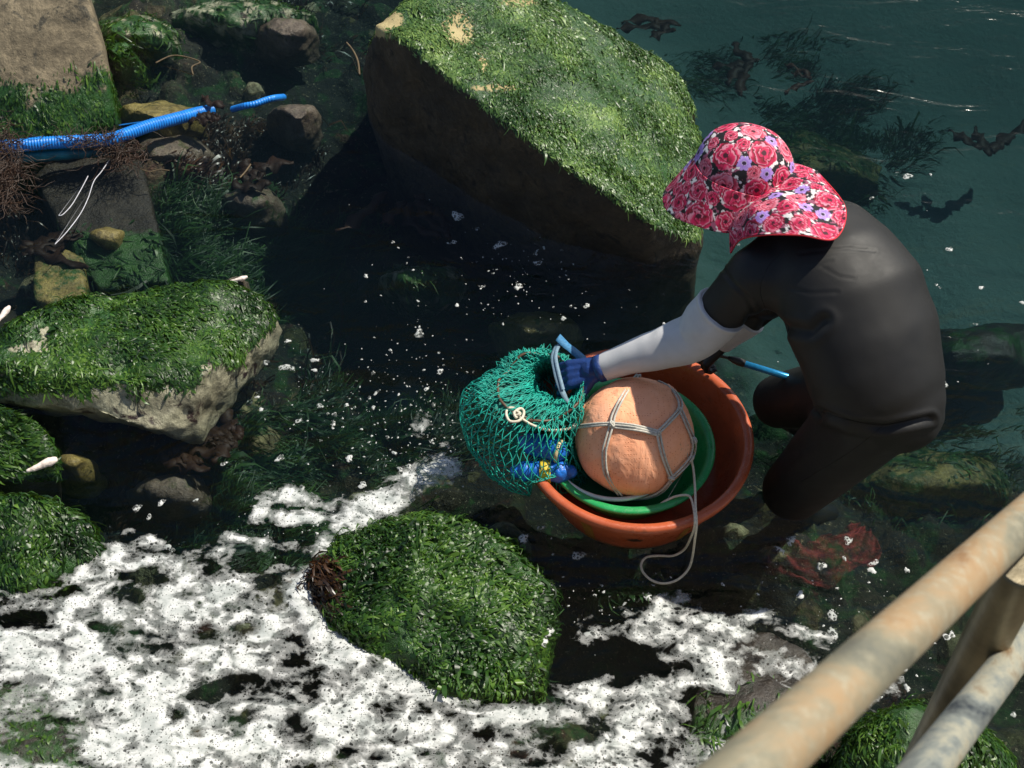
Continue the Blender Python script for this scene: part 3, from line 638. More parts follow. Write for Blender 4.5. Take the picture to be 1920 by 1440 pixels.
#OBJECTS
M['tub'] = simple('terracotta_plastic', (.44, .095, .036), .32, 60, .0006, .12, 9)
M['greenp'] = simple('green_plastic', (.02, .30, .085), .3, 60, .0005, .12, 9)
for nm_, pale_ in (('tub', (.62, .30, .20)), ('greenp', (.20, .50, .30))):     # scratches, dried salt and grime on the plastic
    t_m = M[nm_].node_tree; q_m = N(t_m); p_m = t_m.nodes['Principled BSDF']; g_m = q_m.geo(); src_ = p_m.inputs['Base Color'].links[0].from_socket
    sc_ = q_m.math('ABSOLUTE', q_m.math('SUBTRACT', q_m.noise(q_m.scale(g_m, (1, 1, 5), (.5, .2, 0)), 16, 4, .6, 1.5), .5))
    sc_ = q_m.math('MULTIPLY', q_m.math('SUBTRACT', 1.0, q_m.smooth(sc_, 0, .012)), q_m.smooth(q_m.noise(g_m, 8, 3), .45, .65))
    c_m = q_m.mix(q_m.math('MULTIPLY', sc_, .55), src_, pale_)
    c_m = q_m.mix(q_m.math('MULTIPLY', q_m.smooth(q_m.noise(g_m, 13, 6, .75), .56, .72), .55), c_m, (.07, .035, .018))
    q_m.set(p_m.inputs['Base Color'], q_m.mix(q_m.math('MULTIPLY', q_m.smooth(q_m.noise(g_m, 160, 3, .7), .66, .74), .5), c_m, pale_))
    q_m.set(p_m.inputs['Roughness'], q_m.smooth(q_m.noise(g_m, 20, 5, .7), .3, .7, .22, .5))
M['white_rope'] = simple('off_white_cord', (.62, .57, .45), .8, 350, .0008, .2, 120)
M['grey_rope'] = simple('grey_white_cord', (.50, .48, .42), .8, 350, .0008, .25, 120)
M['wire'] = simple('brown_wire', (.10, .055, .03), .5, 100, .0005)
M['net'] = simple('teal_twine', (.010, .36, .28), .6, 300, .0004, .35, 40)
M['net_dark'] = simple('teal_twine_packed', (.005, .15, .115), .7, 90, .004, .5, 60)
M['blue_wrap'] = simple('blue_tape_wrap', (.01, .14, .55), .35, 70, .004, .4, 45)
M['yellow'] = simple('yellow_tape', (.65, .50, .04), .4, 80, .002, .2, 50)
M['cream'] = simple('cream_rubber', (.55, .45, .25), .5, 80, .002)
M['strap'] = simple('grey_blue_webbing', (.16, .25, .32), .7, 400, .0006, .2, 150)
M['strap_blue'] = simple('blue_woven_strap', (.05, .20, .38), .6, 400, .0008, .3, 200)
M['glove_blue'] = simple('dark_blue_rubber_glove', (.005, .032, .15), .55, 150, .0012, .3, 60)
M['glove_black'] = simple('black_glove', (.008, .008, .009), .55, 150, .0012, .3, 60)
M['sleeve'] = simple('pale_grey_sleeve', (.52, .52, .53), .85, 500, .0004, .06, 25)
M['skin'] = simple('skin', (.45, .24, .15), .55, 200, .0004, .08, 20)
M['hair'] = simple('black_hair', (.012, .009, .008), .5, 200, .001)
M['lips'] = simple('lips', (.30, .09, .07), .5)
M['eye'] = simple('eye_white', (.6, .58, .52), .2)
M['blue_pipe'] = simple('blue_corrugated_plastic', (.012, .20, .66), .38, 80, .0008, .18, 30)
M['teal_reflection'] = simple('pipe_reflection_teal', (.01, .13, .17), .35, 60, .001, .4, 25)
M['pole_blue'] = simple('blue_metal_tube', (.02, .22, .46), .25, 60, .0004, .2, 60, metal=.4)
M['black_iron'] = simple('black_iron', (.02, .018, .016), .45, 120, .001, .3, 60)
M['shell'] = simple('white_shell', (.72, .62, .56), .5, 90, .003, .25, 60)
M['red_net'] = simple('red_mesh_cloth', (.20, .02, .018), .7, 90, .006, .4, 60)
M['string'] = simple('pale_string', (.55, .55, .60), .6, 200, .0005)
M['twig'] = simple('bleached_twig', (.10, .07, .035), .7, 90, .002, .3, 40)
# wetsuit: matte black neoprene with faint stretch creases
def mat_wetsuit():
    m, t, p = new_mat('black_neoprene'); q = N(t); g = q.geo()
    n1 = q.noise(g, 5, 5, .6)
    q.set(p.inputs['Base Color'], q.ramp(n1, [(.3, (.0072, .0068, .0063)), (.7, (.0120, .0114, .0106))]))
    q.set(p.inputs['Roughness'], q.smooth(q.noise(g, 9, 5, .7), .3, .7, .52, .64)); p.inputs['Specular IOR Level'].default_value = .4
    q.set(p.inputs['Normal'], q.bump(q.noise(g, 420, 3), .0006, .5))
    return m
M['wetsuit'] = mat_wetsuit()
def mat_ballcloth():
    m, t, p = new_mat('orange_mesh_cloth'); q = N(t); g = q.obj()
    holes = q.vor(g, 125, 'F1', .2)
    hm = q.smooth(holes, .10, .26)
    st = q.noise(g, 10, 6, .7)
    c = q.ramp(st, [(.28, (.86, .34, .17)), (.5, (.95, .43, .24)), (.75, (.96, .52, .33))])
    spk = q.smooth(q.noise(g, 60, 3, .8), .63, .74)
    c = q.mix(q.math('MULTIPLY', spk, q.smooth(q.noise(g, 6, 3), .5, .65)), c, (.20, .14, .09))
    q.set(p.inputs['Base Color'], q.mix(hm, q.mix(1.0, c, (.70, .42, .28), 'MULTIPLY'), c))
    p.inputs['Roughness'].default_value = .8
    fold = q.noise(q.scale(g, (5, 5, 1.6), (.4, .5, 0)), 3.2, 4, .55, .8)
    q.set(p.inputs['Normal'], q.bump(fold, .013, .7, q.bump(hm, .0016, .7)))
    return m
M['ball'] = mat_ballcloth()
def mat_pipe_rust():
    m, t, p = new_mat('galvanised_pipe_rusting'); q = N(t); g = q.obj()
    n1 = q.noise(q.scale(g, (1, 1, .35)), 9, 6, .65, .5); n2 = q.noise(g, 60, 4, .7)
    c = q.ramp(n1, [(.30, (.20, .21, .18)), (.44, (.27, .245, .17)), (.56, (.33, .22, .115)), (.70, (.18, .085, .03))])
    c = q.mix(q.smooth(n2, .45, .8), c, (.36, .33, .24))
    q.set(p.inputs['Base Color'], c); q.set(p.inputs['Roughness'], q.smooth(n1, .3, .7, .42, .75))
    q.set(p.inputs['Metallic'], q.smooth(n1, .55, .35, 0, .45))
    q.set(p.inputs['Normal'], q.bump(n2, .0012))
    return m
def mat_pipe_galv():
    m, t, p = new_mat('galvanised_pipe_worn'); q = N(t); g = q.obj()
    n1 = q.noise(q.scale(g, (1, 1, .3)), 11, 6, .7, .5); n2 = q.noise(g, 70, 4, .7)
    c = q.ramp(n1, [(.36, (.05, .06, .07)), (.46, (.24, .26, .24)), (.54, (.42, .40, .31)), (.64, (.22, .13, .06))])
    q.set(p.inputs['Base Color'], c); p.inputs['Roughness'].default_value = .5; p.inputs['Metallic'].default_value = .3
    q.set(p.inputs['Normal'], q.bump(n2, .001))
    return m
M['post'] = simple('stained_steel_post', (.15, .12, .065), .4, 60, .001, .6, 9, metal=.3); M['rust'] = mat_pipe_rust(); M['galv'] = mat_pipe_galv()
# ------------------------------------------------------------------ tub, basin, colander
TC = Vector((.368, 2.574, 0)); TZ = .205; TR = .338
t_ = empty('washtub', (TC.x, TC.y, -.05), 'big round terracotta red plastic tub floating at the person\'s knees', 'tub')
prof = [(.0, -.05), (.20, -.05), (.245, -.035), (.262, 0), (.300, .11), (.322, TZ - .035), (.326, TZ - .030), (.340, TZ - .028), (.343, TZ - .012), (.340, TZ - .002), (.330, TZ), (.318, TZ - .002), (.312, TZ - .010), (.300, .11), (.262, .04), (.245, .022), (.22, .018), (.0, .018)]
tubo = lathe('bowl', prof, M['tub'], t_, 128, tuple(TC), wob=lambda V: V)
for k_, (px_, z_, w_, mt_) in enumerate([(1105, .085, .035, 'yellow'), (1332, .09, .03, 'yellow'), (1190, .075, .05, 'black_iron')]):
    # worn paint marks on the outside wall
    a0 = {0: R(-121), 1: R(-62), 2: R(-93)}[k_]; V = []; nn = 12; rgk = random.Random(k_)
    for j in range(nn + 1):
        a = a0 + (j / nn - .5) * w_ / .29
        for zz in ((-.01, .12) if k_ < 2 else (.075 - .012 * math.sin(math.pi * j / nn), .075 + .012 * math.sin(math.pi * j / nn) ** .6)):
            zz += rgk.uniform(-.004, .004); r = .262 + (.300 - .262) * zz / .11 + .0012
            V.append((TC.x + r * math.cos(a), TC.y + r * math.sin(a), zz))
    mk = mesh_obj('paint_mark', V, grid_faces(nn + 1, 2), simple('faded_mark', (.30, .13, .02) if k_ < 2 else (.03, .02, .015), .5, 0, .002, .4, 80), t_)
g_ = empty('basin', (.33, 2.53, .02), 'bright green plastic basin sitting inside the red tub', 'basin')
GC = at(1186, 838, .185); GC.z = 0
gz = .185
prof = [(0, .025), (.15, .025), (.175, .04), (.205, .10), (.228, gz - .02), (.236, gz - .016), (.250, gz - .014), (.252, gz - .004), (.246, gz), (.232, gz), (.224, gz - .008), (.200, .10), (.170, .05), (.15, .035), (0, .035)]
tilt = Matrix.Rotation(R(-4), 4, 'Y') @ Matrix.Rotation(R(3), 4, 'X')
gc = at(1180, 832, .185)
lathe('bowl', [(r, z) for r, z in prof], M['greenp'], g_, 112, (gc.x, gc.y, .006))
c_ = empty('colander', (gc.x, gc.y, .04), 'pale rimmed green colander under the orange float', 'colander')
cc = at(1150, 840, .185)
def mat_col():
    m, t, p = new_mat('green_perforated_plastic'); q = N(t); g = q.obj()
    ho = q.vor(g, 130, 'F1', .15); hm = q.smooth(ho, .22, .34)
    q.set(p.inputs['Base Color'], q.mix(hm, (.01, .03, .015), (.06, .30, .13))); p.inputs['Roughness'].default_value = .4
    return m
M['colander'] = mat_col(); M['pale_rim'] = simple('pale_plastic_rim', (.62, .68, .62), .4)
pr_ = [(.0, .045), (.10, .045), (.13, .06), (.165, .12), (.18, .155), (.176, .155), (.160, .12), (.127, .065), (.10, .05), (0, .05)]
lathe('bowl', pr_, M['colander'], c_, 96, (cc.x, cc.y, .025))
lathe('rim', [(.176, .155), (.178, .162), (.186, .163), (.190, .157), (.184, .152)], M['pale_rim'], c_, 96, (cc.x, cc.y, .0255))
# ------------------------------------------------------------------ float wrapped in orange cloth
BC = at(1189, 821, .24); BR = .173
fl = empty('float', (BC.x, BC.y, BC.z - BR), 'round float wrapped in orange mesh cloth and tied with pale cord', 'float')
bm = bmesh.new(); bmesh.ops.create_icosphere(bm, subdivisions=6, radius=1)
V = np.array([v.co[:] for v in bm.verts])
r_ = 1 + .05 * fbm(V, 1.5, 2, 2) + .010 * (1 - np.abs(fbm(V * [1, 1, .5], 5, 3, 5)) * 2)
gp = np.array(at(1075, 770, .25) - BC) / BR; gd = np.linalg.norm(V - gp / np.linalg.norm(gp), axis=1)
r_ += .022 * np.sin(22 * np.arctan2(V[:, 2] - .1, V[:, 1] + .35)) * np.exp(-(gd / .55) ** 2)
gp2 = np.array(at(1262, 722, .33) - BC); gp2 /= np.linalg.norm(gp2); gd2 = np.linalg.norm(V - gp2, axis=1)
r_ += .03 * np.sin(14 * np.arctan2(V[:, 0] - gp2[0], V[:, 1] - gp2[1])) * np.exp(-(gd2 / .35) ** 2) + .05 * np.exp(-(gd2 / .16) ** 2)
V = V * r_[:, None] * BR * np.array([1.0, 1.0, .97])
for v, c in zip(bm.verts, V): v.co = c
me = bpy.data.meshes.new('cloth'); bm.to_mesh(me); bm.free(); me.materials.append(M['ball'])
me.polygons.foreach_set('use_smooth', np.ones(len(me.polygons), bool))
bo = bpy.data.objects.new('cloth', me); COL.objects.link(bo); bo.location = BC; bo.parent = fl; bo.matrix_parent_inverse = Matrix.Translation(-fl.location)
def onball(px_, py_, off=.004):
    d = Vector(ray(px_, py_)).normalized(); o = Vector((0, 0, H)) - BC; b = o.dot(d); rr = BR * 1.012 + off
    D = b * b - (o.dot(o) - rr * rr)
    t = -b - math.sqrt(D) if D > 0 else -b
    p = o + d * t
    return BC + p.normalized() * rr
cords = [[(1199, 690), (1194, 702), (1167, 745), (1151, 778), (1147, 796), (1138, 826), (1133, 850), (1137, 890), (1163, 929)],
         [(1077, 801), (1110, 797), (1147, 795), (1190, 799), (1235, 810)], [(1147, 799), (1200, 806), (1236, 815)],
         [(1235, 810), (1255, 790), (1275, 766), (1272, 745), (1258, 724), (1240, 707)], [(1275, 766), (1287, 793), (1301, 828), (1300, 850), (1294, 862)],
         [(1235, 815), (1240, 840), (1246, 862), (1258, 894)], [(1258, 898), (1280, 878), (1296, 859)], [(1258, 902), (1240, 922), (1215, 934), (1182, 939)]]
for ci, pth in enumerate(cords):
    tb = Tubes()
    for off in ((-3, -2), (3, 2)):
        P_ = [onball(x + off[0] * (1 if abs(pth[0][1] - pth[-1][1]) > abs(pth[0][0] - pth[-1][0]) else .2), y + off[1] * (1 if abs(pth[0][1] - pth[-1][1]) < abs(pth[0][0] - pth[-1][0]) else .2)) for x, y in pth]
        tb.add(spline(P_, 6), .0034, 6)
    tb.build('cord', M['grey_rope'], fl)
def knot(c, r, mat, parent, name='knot'):
    tb = Tubes(); rg = random.Random(int(c.x * 1e4))
    for k in range(3):
        ax = Vector((rg.gauss(0, 1), rg.gauss(0, 1), rg.gauss(0, 1))).normalized(); u = ax.orthogonal().normalized(); v = ax.cross(u)
        tb.add([c + (u * math.cos(a) + v * math.sin(a)) * r * (1 + .2 * math.sin(3 * a)) for a in [i * math.pi / 6 for i in range(12)]], r * .42, 6, closed=True)
    return tb.build(name, mat, parent)
for x, y in [(1147, 796), (1258, 897), (1301, 826), (1296, 860), (1079, 800), (1275, 766), (1236, 812)]:
    knot(onball(x, y, .006), .0075 if (x, y) not in [(1275, 766), (1236, 812)] else .005, M['grey_rope'], fl)
tb = Tubes()
trail = [onball(1296, 862), at(1300, 880, .23), at(1303, 915, .215), at(1304, 950, .215), at(1306, 982, .222), at(1303, 1010, .16), at(1298, 1045, .06), at(1290, 1068, .02), at(1270, 1087, .006), at(1245, 1094, .005), at(1222, 1088, .005), at(1206, 1073, .006), at(1202, 1058, .006), at(1212, 1045, .006), at(1235, 1042, .006), at(1262, 1042, .008), at(1283, 1030, .03), at(1295, 1008, .12), at(1303, 982, .222), at(1300, 950, .212), at(1292, 930, .205), at(1270, 930, .205), at(1250, 938, .19), at(1236, 948, .18), at(1240, 955, .175)]
tb.add(spline(trail, 7), .0036, 7); tb.build('trailing_cord', M['white_rope'], fl)
tb = Tubes(); tb.add(spline([onball(1077, 801), at(1055, 806, .315), at(1025, 806, .33), at(998, 797, .34), at(975, 783, .35), at(962, 776, .352)], 8), .0040, 7)
lp = [at(968, 768, .356), at(955, 765, .358), at(949, 775, .358), at(955, 789, .355), at(970, 790, .356), at(980, 782, .357), at(982, 771, .357), at(975, 766, .362), at(964, 774, .364), at(968, 783, .36)]
tb.add(spline(lp, 6, closed=True), .0042, 7, closed=True); tb.build('net_cord', M['white_rope'], fl)
knot(at(970, 776, .36), .008, M['white_rope'], fl)
# ------------------------------------------------------------------ net bag on a wire hoop
RG = [(1048, 722, .20, .050), (1042, 720, .27, .062), (1034, 720, .33, .085), (1012, 728, .345, .122), (998, 745, .325, .158), (988, 768, .27, .182), (990, 794, .21, .196), (1002, 818, .15, .196), (1018, 838, .10, .182), (1040, 856, .07, .11), (1055, 866, .06, .05)]
ringc = [at(x, y, z_) for x, y, z_, r in RG]; ringr = [r for *_, r in RG]
def netpt(u, v):    # u angle, v ring coordinate
    i = min(int(v), len(RG) - 2); f = v - i
    g = lambda k: min(max(k, 0), len(RG) - 1)
    def cr(a, b, c, d): return .5 * ((2 * b) + (c - a) * f + (2 * a - 5 * b + 4 * c - d) * f * f + (3 * b - a - 3 * c + d) * f ** 3)
    c = cr(ringc[g(i - 1)], ringc[i], ringc[i + 1], ringc[g(i + 2)]); r = cr(ringr[g(i - 1)], ringr[i], ringr[i + 1], ringr[g(i + 2)])
    sag = .017 * math.sin(3 * u + v) + .010 * math.sin(7 * u - 2 * v)
    r = r * (1 + sag * 2)
    p = c + Vector((math.cos(u) * r, math.sin(u) * r, sag * .6))
    # lie outside the float and over the tub rim
    d = p - BC; rb = BR + .012
    if d.length < rb: p = BC + d.normalized() * rb
    h = math.hypot(p.x - TC.x, p.y - TC.y)
    if .285 < h < .352: p.z = max(p.z, .212 + .004 * math.sin(9 * u))
    return p
nb = empty('net_bag', tuple(ringc[8]), 'teal fishing net bag on a wire hoop hanging over the left side of the tub', 'net bag')
hp = [netpt(u * math.pi / 36, 3.0) + Vector((0, 0, .004)) for u in range(72)]
Tubes().add(hp, .0042, 8, closed=True).build('hoop', M['wire'], nb)
tb = Tubes(); NC = 48; rows = 14; v0, v1 = 3.2, 9.9
def nv(k): return v0 + (v1 - v0) * (k / rows) ** 1.0
for j in range(NC):
    for sgn in (1, -1):
        P_ = []
        for k in range(rows + 1):
            u = (j + sgn * .5 * (k % 2 if True else 0)) * 2 * math.pi / NC
            u += .04 * math.sin(3.1 * k + u * 2) * .6
            P_.append((u, nv(k)))
        pts3 = []
        for (a, b), (c, d) in zip(P_[:-1], P_[1:]):
            for t in (0, .33, .67):
                pts3.append(netpt(a + (c - a) * t, b + (d - b) * t))
                pj = pts3[-1]; jn = fbm(np.array([[pj.x, pj.y, pj.z], [pj.x + 5, pj.y, pj.z], [pj.x, pj.y + 7, pj.z]]), 22, 2, 5) * .012; pts3[-1] = pj + Vector(jn)
        pts3.append(netpt(*P_[-1]))
        tb.add(pts3, .00165, 4, caps=False)
tb.build('net', M['net'], nb)
tb = Tubes(); rg = random.Random(3)
for k in range(1, rows):
    for j in range(NC):
        if k % 2 == 0 or True:
            u = (j + (.5 if k % 2 else 0)) * 2 * math.pi / NC + .04 * math.sin(3.1 * k + j * 4 * math.pi / NC) * .6
            p = netpt(u, nv(k)); tb.add([p - Vector((0, 0, .0025)), p + Vector((0, 0, .0025))], .0024, 5)
tb.build('net_knots', M['net'], nb)['kind'] = 'stuff'
# the gathered, folded part of the net round the hoop
tb = Tubes()
for j in range(320):
    u = rg.uniform(0, 2 * math.pi); va = rg.uniform(.0, 1.8); vb = min(3.7, va + rg.uniform(.8, 2.6)); ph = rg.uniform(0, 6); am = rg.uniform(.02, .07)
    P_ = []
    for i in range(15):
        t = i / 14; uu = u + am * math.sin(t * rg.uniform(14, 16) + ph) + .10 * t * math.sin(ph)
        P_.append(netpt(uu, va + (vb - va) * t) + Vector((rg.gauss(0, .0015), rg.gauss(0, .0015), .002 + .010 * abs(math.sin(t * 9 + ph)) + rg.uniform(-.004, .004))))
    tb.add(P_, .00135, 4, caps=False)
for j in range(260):     # frilled edge tufts that stick out past the hoop
    u = rg.uniform(R(50), R(200)); p = netpt(u, 3.0 + rg.uniform(-.2, .7)); q_ = Vector((math.cos(u), math.sin(u), rg.uniform(-.2, .9))).normalized()
    L_ = rg.uniform(.010, .030); s_ = Vector((-math.sin(u), math.cos(u), 0)) * rg.uniform(-.012, .012)
    tb.add([p, p + q_ * L_ * .6 + s_, p + q_ * L_ + s_ * 1.6 - Vector((0, 0, .004)), p + q_ * L_ * .4 + s_ * 2.2], .00125, 4, caps=False)
ga = tb.build('gathered_net', M['net'], nb); ga['kind'] = 'stuff'
# packed folds beneath (a crumpled sheet)
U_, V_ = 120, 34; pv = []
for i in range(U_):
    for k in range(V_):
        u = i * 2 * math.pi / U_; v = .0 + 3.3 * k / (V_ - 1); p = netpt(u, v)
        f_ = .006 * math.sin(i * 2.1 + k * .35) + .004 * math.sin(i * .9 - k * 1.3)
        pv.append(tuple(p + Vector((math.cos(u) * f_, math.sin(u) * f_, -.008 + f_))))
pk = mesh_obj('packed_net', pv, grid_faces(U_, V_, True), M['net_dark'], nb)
bm = bmesh.new()
for c, r in [(at(1035, 715, .2), (.075, .06, .05)), (at(1090, 880, .08), (.07, .05, .03)), (at(960, 770, .23), (.05, .07, .04))]:
    pass
bm.free()
# strands lying under the float, lower side of the bag
tb = Tubes()
for j in range(90):
    a = at(rg.uniform(1040, 1120), rg.uniform(850, 905), .14); b = a + Vector((rg.uniform(.02, .09), rg.uniform(-.06, -.0), rg.uniform(-.02, .02))); m_ = (a + b) / 2 + Vector((rg.gauss(0, .012), rg.gauss(0, .012), .01))
    d = m_ - BC
    if d.length < BR + .01: m_ = BC + d.normalized() * (BR + .01)
    tb.add(spline([a, m_, b], 4), .0012, 4, caps=False)
# blue bundles inside the net
def bundle(px_, py_, z_, ang, L_, r_, label, tape):
    c = at(px_, py_, z_); e = empty('bundle', (c.x, c.y, z_ - r_), label, 'bundle', 'blue bundles in the net bag')
    d = Vector((math.cos(ang), math.sin(ang), .05)).normalized(); bm = bmesh.new()
    for t, r in [(-.5, .55), (-.3, .9), (-.1, .95), (.0, .8), (.12, .9), (.32, 1.0), (.5, .6)]:
        bmesh.ops.create_icosphere(bm, subdivisions=3, radius=r_ * r, matrix=Matrix.Translation(c + d * L_ * t))
    o = remeshed('wrapping', bm, .004, 3, M['blue_wrap'], e); V = get_vf(o.data); V += vnormals(o.data) * (.0045 * fbm(V, 40, 3, int(px_)))[:, None]; o.data.vertices.foreach_set('co', V.astype(np.float32).ravel()); o.data.update()
    rot = d.to_track_quat('Z', 'Y').to_matrix()
    for tp, wd, mt in tape:
        pr = [(r_ * .93, -wd), (r_ * 1.03, -wd * .6), (r_ * 1.05, 0), (r_ * 1.03, wd * .6), (r_ * .93, wd)]
        lathe('tape', pr, M[mt], e, 40, tuple(c + d * L_ * tp), rot, wob=lambda V: V * (1 + .05 * fbm(V, 60, 2, 2))[:, None])
    return e
bundle(1018, 838, .235, R(-22), .120, .036, 'blue wrapped bundle with a cream end, upper one in the net bag', [(.42, .006, 'cream')])
bundle(1018, 884, .195, R(-3), .155, .035, 'blue wrapped bundle with a yellow band, lower one in the net bag', [(.05, .016, 'yellow')])
# straps tied to the net
def ribbon(name, pts, w_, mat, parent, up=Vector((0, 0, 1)), th=.0014, side=None):
    P_ = spline(pts, 8); V = []; n = len(P_)
    for i, p in enumerate(P_):
        t = (P_[min(i + 1, n - 1)] - P_[max(i - 1, 0)]).normalized()
        sdv = (side if side is not None else t.cross(up)).normalized(); nn = sdv.cross(t).normalized()
        for a, b in ((-1, -1), (1, -1), (1, 1), (-1, 1)): V.append(tuple(p + sdv * a * w_ / 2 + nn * b * th / 2))
    F = []
    for i in range(n - 1):
        for k in range(4): F.append((i * 4 + k, i * 4 + (k + 1) % 4, i * 4 + 4 + (k + 1) % 4, i * 4 + 4 + k))
    F += [(0, 1, 2, 3), (n * 4 - 1, n * 4 - 2, n * 4 - 3, n * 4 - 4)]
    return mesh_obj(name, V, np.array(F), mat, parent, smooth=False)
ribbon('strap', [at(1046, 648, .37), at(1038, 668, .38), at(1042, 695, .38), at(1048, 718, .375), at(1058, 742, .36), at(1070, 758, .33), at(1080, 768, .31)], .016, M['strap'], nb)
ribbon('strap', [at(1048, 645, .37), at(1042, 668, .385), at(1048, 700, .385), at(1056, 730, .375)], .010, M['strap'], nb)
bs = ribbon('woven_tie', [at(1046, 632, .39), at(1060, 646, .37), at(1075, 658, .35), at(1095, 675, .33)], .028, M['strap_blue'], nb); bs['label'] = 'bright blue woven tie end'
# ------------------------------------------------------------------ person
pe = empty('person', tuple(at(1650, 740, 0)), 'person in a black wetsuit and flowered hat bending over the tub with arms stretched out', 'person')
Wd = Vector((.88, .47, 0)).normalized()         # towards the person's right
J = lambda px_, py_, z_: at(px_, py_, z_)
def torso_ell(bm, c, wr, dr, lr, ax):
    ax = ax.normalized(); n = Wd.cross(ax).normalized(); w2 = ax.cross(n).normalized()
    rot = Matrix((w2, n, ax)).transposed()
    bm_ellipsoid(bm, c, (wr, dr, lr), rot, 28)
pel = J(1655, 735, .58); wst = J(1640, 640, .68); mid = J(1600, 555, .76); che = J(1560, 495, .80); shl = J(1525, 445, .82)
ax = (shl - pel).normalized()
bm = bmesh.new()
keyp = [(pel, .180, .155), ((pel + wst) / 2 + Vector((-.012, 0, 0)), .196, .160), (wst + Vector((-.014, 0, 0)), .203, .160), ((wst + mid) / 2 + Vector((-.012, 0, 0)), .206, .158), (mid, .203, .155), (che, .190, .140), (shl, .165, .108)]
torso_ell(bm, J(1672, 758, .55), .15, .14, .12, ax)
for i in range(len(keyp) - 1):
    for t in (0, .2, .4, .6, .8):
        (p0, w0, d0), (p1, w1, d1) = keyp[i], keyp[i + 1]; torso_ell(bm, p0.lerp(p1, t), w0 + (w1 - w0) * t, d0 + (d1 - d0) * t, .105, ax)
torso_ell(bm, shl, .165, .108, .09, ax)
lsh = J(1418, 515, .775); rsh = J(1590, 445, .77)
bm_capsule(bm, shl, lsh, .10, .082); bm_capsule(bm, che, lsh, .12, .085); bm_capsule(bm, mid, lsh, .12, .075); bm_capsule(bm, shl, rsh, .10, .085)
lel = J(1302, 632, .53); lwr = J(1128, 690, .385)
bm_capsule(bm, lsh, lsh.lerp(lel, .55), .084, .070); bm_capsule(bm, lsh.lerp(lel, .55), lel, .066, .05)
rel = J(1440, 560, .52); rha = J(1330, 662, .30); rwr = J(1352, 640, .34)
bm_capsule(bm, rsh, rsh.lerp(rel, .8), .075, .060); bm_capsule(bm, rsh.lerp(rel, .8), rel.lerp(rwr, .45), .060, .052)
nk = J(1475, 415, .85); bm_capsule(bm, shl, nk, .08, .062)
lhip = J(1635, 775, .50); lkn = J(1488, 918, .03); lank = lkn + Vector((.10, .15, -.28))
rhip = J(1650, 725, .50); rkn = J(1462, 752, .09); rank = rkn + Vector((.22, .06, -.28))
bm_capsule(bm, lhip, lkn, .138, .098); bm_capsule(bm, J(1690, 770, .52), lhip, .12, .118); bm_capsule(bm, rhip, rkn, .125, .090)
bm_capsule(bm, lkn, lank, .080, .048); bm_capsule(bm, rkn, rank, .076, .048)
def mboot(bm, a):
    bm_capsule(bm, a, a + Vector((-.02, .01, -.04)), .05, .045); bm_capsule(bm, a + Vector((.02, -.01, -.05)), a + Vector((.10, .03, -.10)), .042, .034)
mboot(bm, lank); mboot(bm, rank)
suit = remeshed('wetsuit', bm, .0062, 45, M['wetsuit'], pe, .6)
# creases pressed into the suit along folds
V = get_vf(suit.data); Nn = vnormals(suit.data); px, py = to_px(V)
dv = np.zeros(len(V))
for pl, wdt, dep in [([(1535, 772), (1600, 797), (1660, 803), (1745, 785)], 6, .013), ([(1410, 600), (1460, 612), (1520, 622), (1545, 600)], 9, .010), ([(1352, 500), (1372, 528), (1398, 552), (1412, 580)], 3.5, .004), ([(1500, 476), (1545, 470), (1590, 466), (1640, 471)], 2.5, .0022), ([(1500, 505), (1530, 500), (1560, 490)], 2.5, .0012), ([(1480, 540), (1520, 550), (1570, 548)], 3, .0015), ([(1540, 500), (1575, 520), (1600, 523)], 2.5, .001), ([(1470, 850), (1520, 830), (1570, 800)], 9, .003)]:
    dd = np.full(len(px), 1e9)
    for i in range(len(pl) - 1): dd = np.minimum(dd, seg_d(px, py, pl[i], pl[i + 1]))
    front = (Nn @ -np.array(ray(1550, 600))) > 0
    dv -= dep * np.exp(-(dd / wdt) ** 2) * front; dv += dep * .35 * np.exp(-((dd - 2.2 * wdt) / wdt) ** 2) * front
V += Nn * (dv + .003 * fbm(V, 7, 3, 3))[:, None]; suit.data.vertices.foreach_set('co', V.astype(np.float32).ravel()); suit.data.update()
from mathutils.bvhtree import BVHTree
bv = BVHTree.FromPolygons([tuple(v) for v in V], [tuple(p.vertices) for p in suit.data.polygons])
for pl in ([(1470, 470), (1440, 500), (1425, 545), (1440, 590)], [(1530, 770), (1600, 790), (1660, 797), (1740, 780)], [(1655, 800), (1590, 850), (1500, 905)]):
    sp_ = spline([Vector((x, y, 0)) for x, y in pl], 14); pts_s = []
    for q_ in sp_:
        d_ = Vector(ray(q_.x, q_.y)).normalized(); hit = bv.ray_cast(Vector((0, 0, H)), d_)
        if hit[0] is not None: pts_s.append(hit[0] + hit[1] * .0002)
    if len(pts_s) > 4: Tubes().add(pts_s, .0011, 5, caps=False).build('seam', M['wetsuit'], pe)
